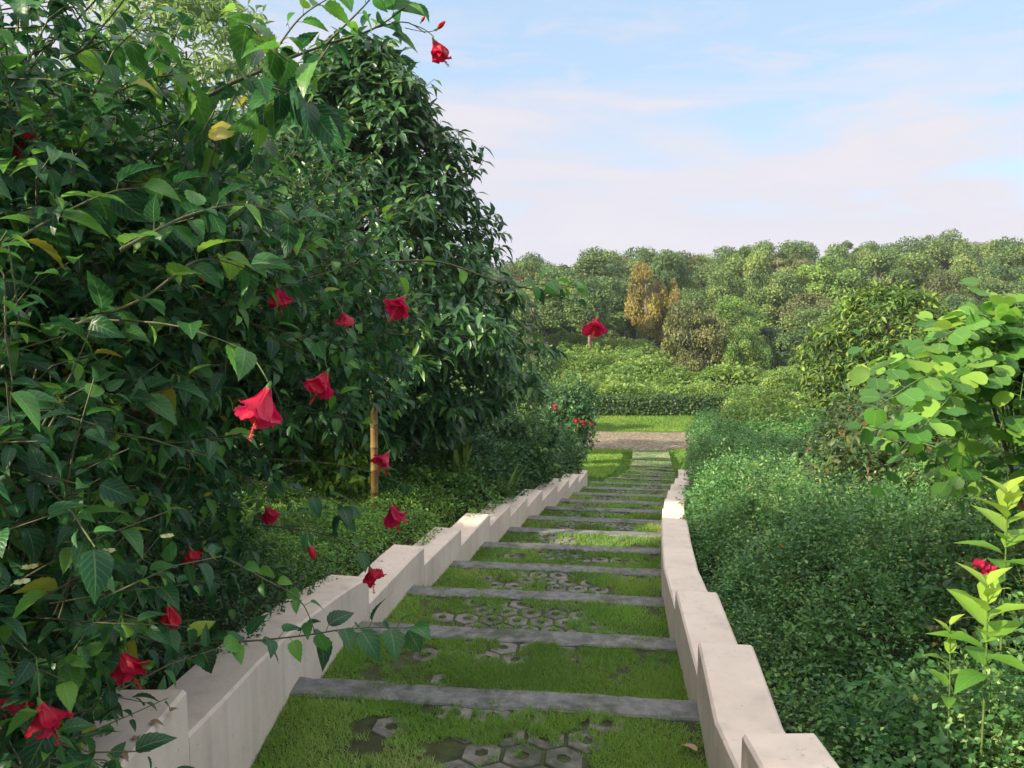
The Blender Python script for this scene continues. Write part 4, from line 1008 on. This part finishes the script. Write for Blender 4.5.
tips = [(905, 432, 3.5), (880, 405, 3.6), (870, 380, 3.8), (925, 425, 3.4), (915, 395, 3.7), (960, 320, 4.0), (945, 335, 3.8), (1000, 305, 4.2), (1010, 340, 4.0), (985, 375, 3.8), (950, 385, 3.7), (1020, 400, 3.7), (925, 350, 4.1), (1050, 330, 4.0), (1060, 380, 3.9), (975, 345, 4.3), (1000, 430, 3.8), (960, 415, 3.9), (1040, 440, 3.7), (985, 400, 4.2), (1090, 350, 4.2), (1100, 410, 4.0), (935, 372, 4.0)]
for i, (x, y, z) in enumerate(tips):
    t = px(x, y, z); j = px(1010+(x-950)*.25, 372+(y-380)*.3, 4.2)
    mid = j.lerp(t, .55)+Vector((0, 0, .10))
    lobe_spray([base.lerp(j, .8), j, mid, t], 15, .105, lob)
c0 = np.array(px(1000, 385, 4.3))
LP, LA, LN, tw = twig_cloud([(c0, (.62, .5, .42)), (c0+(.35, .1, .1), (.5, .5, .45)), (c0+(-.15, 0, -.25), (.45, .4, .25))], 105, .3, 6, None, .3)
LN = LN*.6+UP*.5+np.array([0, -.4, 0])
leaves('foliage', LOBED, LP, LA, LN, .10*rng.uniform(.6, 1.1, len(LP)), M['lobed'], lob); V_, Q_ = many_tubes(tw, .004, .002); mesh_np('twigs', V_, [Q_], M['gtwig'], lob)
T = Tubes(); 
for i in range(5): T.add(curve(base+Vector((.05*i, .02*i, -.1)), base+Vector((.1*i-.2, .1, .9)), px(985+22*i, 380-8*i, 4.15+.05*i), 12), .020, .008, 6)
T.build('stems', M['bark'], lob)

# yellow-green saplings with long pointed leaves
def sapling(label, top, base, n, size):
    r = empty('leafy_sapling', base, label, 'sapling'); base = Vector(base); top = Vector(top)
    c = curve(base+Vector((0, 0, -.1)), (base+top)/2+Vector((.03, .02, 0)), top, 14); T = Tubes(); T.add(c, .006, .0025, 6); T.build('stem', M['gtwig'], r)
    H = (top-base).length
    t = 1-np.linspace(0, 1, n)**1.1*.36/max(H, .5); P = np.array([tuple(base.lerp(top, float(v))) for v in t])
    a = np.arange(n)*2.4; el = np.interp(np.arange(n), [0, n], [1.6, .05])
    A = np.column_stack([np.cos(a), np.sin(a), el]); Nn = np.column_stack([-np.cos(a)*el, -np.sin(a)*el, np.ones(n)])
    var = np.interp(np.arange(n), [0, n*.6, n], [1, .6, .1])
    leaves('foliage', LONG, P, A, Nn, size*np.interp(np.arange(n), [0, 3, n], [.7, 1, 1.1])*rng.uniform(.85, 1.1, n), M['young'], r, var=var, wscale=1.35)
    return r
def sap(label, x, y, z, gz, n, size):
    t = px(x, y, z); return sapling(label, t, (t.x+.08, t.y+.1, gz), n, size)
sap('yellow green sapling with pointed leaves, lowest of those at the right margin', 988, 585, 2.8, -.5, 13, .17)
sap('yellow green sapling with pointed leaves, topmost at the right margin', 1008, 492, 3.0, -.5, 13, .17)
sap('small green sapling just left of the two yellow green ones', 950, 625, 2.9, -.5, 9, .10)
rf = bush('ixora_bush', 'bush with small red flowers behind the yellow green saplings', 2.75, 4.0, .45, 1.0, 260, .07, 'russet', 'shrub', OVALS)
for (x, y) in ((985, 560), (997, 566), (992, 572)): flower(rf, px(x, y, 3.75), .075, 2, (.6, .2))

# small pale star flowers in the left ground cover; litter
for i, (x, y, z) in enumerate(((22, 583, 1.45), (30, 568, 1.5), (108, 552, 1.6), (167, 537, 1.75))):
    p = px(x, y, z); a = np.arange(6)*math.pi/3; A = np.column_stack([np.cos(a), np.sin(a), np.full(6, .3)])
    r = leaves('star_flower', SMALL, np.repeat([[0, 0, 0]], 6, 0), A, np.column_stack([-np.cos(a)*.3, -np.sin(a)*.3, np.ones(6)])-np.array([0, 1.2, 0]), .017, M['star'], world=False)
    r.location = p
    tag(r, ['pale yellow star flower at the left margin, lower of the pair', 'pale yellow star flower at the left margin, upper of the pair', 'cream star flower among the leaves right of the pair', 'faint cream star flower deep in the creeper'][i], 'flower')
def litter(name, label, x, y, s, rot, gz=None):
    p = onslope(x, y); zz = zt(max(1, math.ceil((p.y-3.97)/1.15+1))) if gz is None else gz
    r = leaves(name, OVATE, [(0, 0, 0)], [(math.cos(rot), math.sin(rot), .15)], [(.2, -.2, 1)], s, M['dry'], var=np.array([.9 if rot > 2 else .4]), world=False, wscale=.6)
    r.location = (p.x, p.y, zz+.02); tag(r, label, 'leaf')
litter('dry_leaf', 'curled pale brown dry leaf on the grass at the foot of the right wall', 697, 736, .10, 2.2)
for i, (x, y) in enumerate(((150, 722), (136, 740), (158, 737), (120, 752), (170, 712))):
    p = px(x, y, 2.55); t_ = (EYE.z-.108)/(EYE.z-p.z); p = EYE+(p-EYE)*t_
    r = leaves('dry_leaf', OVATE, [(0, 0, 0)], [(math.cos(i*1.9), math.sin(i*1.9), .05)], [(.1, .1, 1)], .05, M['dry'], var=np.array([.2]), world=False, wscale=.7)
    r.location = (p.x, p.y, .109); tag(r, 'small fallen leaf lying on top of the nearest block of the left wall', 'leaf', 'fallen leaves on the nearest wall block')
litter('dry_leaf', 'small dry leaf on the grass by the left wall far down the steps', 537, 517, .12, .3)

# ------------------------------------------------------------------ far hedge
def hedge():
    root = empty('clipped_hedge', (7, 42.4, -4.8), 'long clipped green hedge behind the far lawn', 'hedge')
    n = 42000; u = rng.uniform(-8, 22, n)
    yc = 42.4+.02*(u-6)**2*.3
    f = rng.random(n); top = f < .4; front = (f >= .4) & (f < .92)
    hgt = 1.0+.12*(frac(u, u*0, 1.5, 71)-.5)
    zz = np.where(top, hgt, hgt*rng.random(n)); yo = np.where(top, rng.uniform(-.6, .6, n), np.where(front, -.6, .6))
    P = np.column_stack([u, yc+yo+rng.normal(0, .07, n), -4.85+zz+rng.normal(0, .05, n)])
    Nn = np.column_stack([rng.normal(0, .5, n), np.where(top, 0, np.where(front, -1, 1))+rng.normal(0, .5, n), np.where(top, 1, .4)+rng.normal(0, .3, n)])
    leaves('foliage', QUADL, P, rand_dirs(n)+UP*.3, Nn, rng.uniform(.08, .16, n), M['hedge'], root)
    T = Tubes()
    for uu in np.arange(-8, 22, .5): T.add([(uu, 42.4+.006*(uu-6)**2, -4.9), (uu+.05, 42.4+.006*(uu-6)**2, -3.95)], .03, .01, 4)
    T.build('stems', M['bark'], root)
hedge()

# vine-covered slope behind the hedge
n = 110000; xs = rng.uniform(-9, 26, n); ys = rng.uniform(43.2, 60, n)
hm = frac(xs, ys, 2.2, 81); zz = terrain(xs, ys)+.1+2.0*hm**1.6+.3*vnoise(xs, ys, .6, 84)
cover_patch('ground_cover', 'bright green vines blanketing the slope behind the hedge', xs, ys, zz, .5, rng.uniform(.09, .22, n), 'vine', var=np.clip(.2+.7*frac(xs, ys, 1.5, 91)+.4*(rng.random(n)-.5), 0, 1), tpl=QUADL)

n = 26000; xs = rng.uniform(-25, 85, n); ys = rng.uniform(57, 112, n); xs = xs*ys/100
cover_patch('undergrowth', 'dark undergrowth between the trunks of the forest', xs, ys, terrain(xs, ys)+.3+1.2*frac(xs, ys, 3, 77), .9, rng.uniform(.3, .6, n), 'for_a', tpl=QUADL)
# ------------------------------------------------------------------ forest trees (each a thing: crown + trunk)
def crown_mesh(seed, nlobes, nleaf, size, flat=.8, tall=1.0):
    r = np.random.default_rng(seed)
    c = nrmz(r.normal(size=(nlobes, 3)))*r.uniform(.25, .80, (nlobes, 1)); c[:, 2] *= flat*tall; rad = r.uniform(.20, .40, nlobes)
    idx = r.integers(0, nlobes, nleaf); d = nrmz(r.normal(size=(nleaf, 3))); d[:, 2] = np.where(d[:, 2] < -.3, -d[:, 2], d[:, 2])
    P = c[idx]+d*rad[idx][:, None]*r.uniform(.6, 1.2, (nleaf, 1))*(1, 1, .8)
    A = nrmz(r.normal(size=(nleaf, 3))+np.array([0, 0, -.3])); Nn = d+r.normal(0, .45, (nleaf, 3))
    return P, A, Nn, size*r.uniform(.6, 1.3, nleaf), np.clip(.5+.28*np.sin(idx*2.3)+r.normal(0, .18, nleaf), 0, 1)
CR = []
for sd, (nl, nf, fl) in enumerate([(26, 15000, 1.0), (34, 17000, 1.1), (22, 13000, .95), (30, 16000, 1.1), (40, 18000, 1.0)]):
    dct = {}
    P, A, Nn, S, vv = crown_mesh(sd+5, nl, nf, .055, fl)
    for mk in ('for_a', 'for_b', 'for_g', 'for_br', 'for_y', 'vine', 'mid'):
        pass
    CR.append((P, A, Nn, S, vv))
crown_cache = {}
def crown_data(v, mk):
    if (v, mk) not in crown_cache:
        P, A, Nn, S, vv = CR[v]; o = leaves('crown', QUADL, P, A, Nn, S, M[mk], None, vv); me = o.data; bpy.data.objects.remove(o); crown_cache[(v, mk)] = me
    return crown_cache[(v, mk)]
def trunk_data(seed):
    r = np.random.default_rng(seed); T = Tubes()
    T.add([(0, 0, -.15), (.02*r.normal(), .02, .3), (.04*r.normal(), .0, .62), (.03*r.normal(), 0, .9)], .028, .012, 7)
    for i in range(7):
        a = i*2.4; z = .42+.05*i; T.add(curve((0, 0, z), (math.cos(a)*.06, math.sin(a)*.06, z+.07), (math.cos(a)*.13, math.sin(a)*.13, z+.15), 5), .012, .004, 5)
    o = T.build('trunk', M['pbark']); me = o.data; bpy.data.objects.remove(o); return me
TR = [trunk_data(s) for s in range(3)]
def ftree(x, y, H, R, mk, label, group, v=None, name='forest_tree', low=.55, z=None):
    """H tree height, R crown radius"""
    z = tz(x, y)-.1 if z is None else z
    r = empty(name, (x, y, z), label, 'tree', group); r.rotation_euler = (0, 0, random.uniform(0, 6.28))
    v = random.randrange(len(CR)) if v is None else v
    c = bpy.data.objects.new('crown', crown_data(v, mk)); C.objects.link(c); c.parent = r
    ch = H*low/2*1.12; c.location = (0, 0, H-ch*.95); c.scale = (R, R, ch)
    t = bpy.data.objects.new('trunk', random.choice(TR)); C.objects.link(t); t.parent = r; t.scale = (H, H, H*.92)
    return r
G = 'trees of the forest on the hillside'
cnt = 0
for row, (y0, H, R, sp) in enumerate([(57, 5.6, 2.6, 3.3), (62, 6.8, 3.0, 3.6), (68, 7.9, 3.3, 3.8), (75, 8.6, 3.5, 4.0), (83, 8.9, 3.7, 4.3), (93, 8.9, 3.9, 4.7), (105, 8.3, 4.2, 5.1)]):
    x0 = -.12*y0-3 ; x1 = .74*y0+3
    x = x0+random.uniform(0, 2)
    while x < x1:
        yy_ = y0+random.uniform(-3, 3); h = H*random.uniform(.84, 1.14); mk = random.choices(['for_a', 'for_b', 'for_g', 'for_br'], [6, 6, .8, .8])[0]
        kind = {'for_a': 'dark green tree with a rounded crown', 'for_b': 'mid green tree with a billowing crown', 'for_g': 'light green tree with a fresh crown', 'for_br': 'olive brown tree with a rounded crown'}[mk]
        where = ['in the front rank of the forest', 'in the second rank of the forest', 'in the third rank of the forest', 'in the middle of the forest', 'high in the forest', 'just below the skyline of the forest', 'on the skyline of the forest'][row]
        pxl = 512+F*x/yy_; h = h*(.93 if pxl < 620 else 1.0)
        if row < 2 and (622 < pxl < 692 or (row == 0 and 675 < pxl < 770)): x += 1.5; continue
        ftree(x, yy_, h, R*random.uniform(.8, 1.15), mk, kind+' '+where, G, low=random.uniform(.68, .86)); cnt += 1
        x += sp*random.uniform(.75, 1.25)
print('forest', cnt)
def fpx(x, ytop, y, H, R, mk, label, low=.8, name='forest_tree', v=None):
    """tree at photo column x whose top shows at row ytop, at distance y"""
    p = px(x, ytop, y*math.cos(PITCH)); p = px(x, ytop, y)
    return ftree(p.x, p.y, H, R, mk, label, None, v, name, low, z=p.z-H)
fpx(695, 300, 50, 6.4, 2.3, 'for_br', 'rounded olive brown tree standing out in front of the forest, right of the vine slope', .95)
fpx(646, 266, 57, 6.8, 1.7, 'for_y', 'golden yellow tree in the forest above the vine slope', .85)
fpx(669, 278, 58, 6.0, 1.4, 'for_y', 'smaller yellow tree just right of the golden one', .85)
fpx(738, 298, 53, 6.0, 2.0, 'for_g', 'light green tree right of the olive brown one', .6)
fpx(752, 325, 50, 4.9, 1.5, 'vine', 'bushy vine covered tree right of the olive brown one', .9)
fpx(735, 328, 49, 4.6, 1.2, 'vine', 'narrow vine covered tree next to the olive brown one', .9)
fpx(805, 352, 44, 3.6, 1.7, 'vine', 'round bright bush below the forest at the right', .95, 'large_bush')
fpx(780, 362, 42, 3.2, 1.6, 'vine', 'bright bush left of the round one below the forest', .95, 'large_bush')
fpx(835, 372, 38, 3.0, 1.6, 'for_g', 'yellowish bush right of the round one below the forest', .95, 'large_bush')
fpx(715, 378, 44, 2.4, 1.6, 'vine', 'low bright bush at the right end of the hedge', .95, 'large_bush')
fpx(750, 385, 38, 2.6, 1.7, 'vine', 'low bright bush above the right shrubbery', .95, 'large_bush')
fpx(540, 285, 60, 6.5, 2.3, 'for_b', 'mid green tree at the left end of the visible forest', .8)
fpx(528, 335, 50, 5.0, 2.0, 'for_br', 'brownish tree at the left edge beside the hanging flower', .8)
fpx(610, 330, 58, 5.0, 2.0, 'for_b', 'low tree behind the hanging red flower over the vine slope', .9)
fpx(575, 345, 55, 4.0, 1.7, 'for_br', 'brownish shrubby tree left of the vine slope', .9)
fpx(545, 372, 36, 3.2, 1.6, 'for_g', 'green bush left of the lawn behind the red flowered bush', .95, 'large_bush')
fpx(520, 350, 30, 4.6, 1.7, 'for_a', 'dark bush half hidden by the tall dark tree', .95, 'large_bush')

# ------------------------------------------------------------------ air between here and the forest
HZ = [(-330, -60, -9), (330, -60, -9), (330, 330, -9), (-330, 330, -9), (-330, -60, 24), (330, -60, 24), (330, 330, 24), (-330, 330, 24)]

HF = [(0, 3, 2, 1), (4, 5, 6, 7), (0, 1, 5, 4), (1, 2, 6, 5), (2, 3, 7, 6), (3, 0, 4, 7)]
m, N_, L_ = newmat('haze'); N_.remove(N_['Principled BSDF'])
pv = N_.new('ShaderNodeVolumePrincipled'); pv.inputs['Color'].default_value = (.86, .91, 1, 1); pv.inputs['Density'].default_value = .0005; pv.inputs['Anisotropy'].default_value = .2
L_.new(pv.outputs[0], N_['Material Output'].inputs['Volume'])
# the ground sheet is cut to the same extent so that the box holds all of it
hz = mesh_np('haze', np.array(HZ, float), [np.array(HF)], m, smooth=False); tag(hz, kind='stuff')
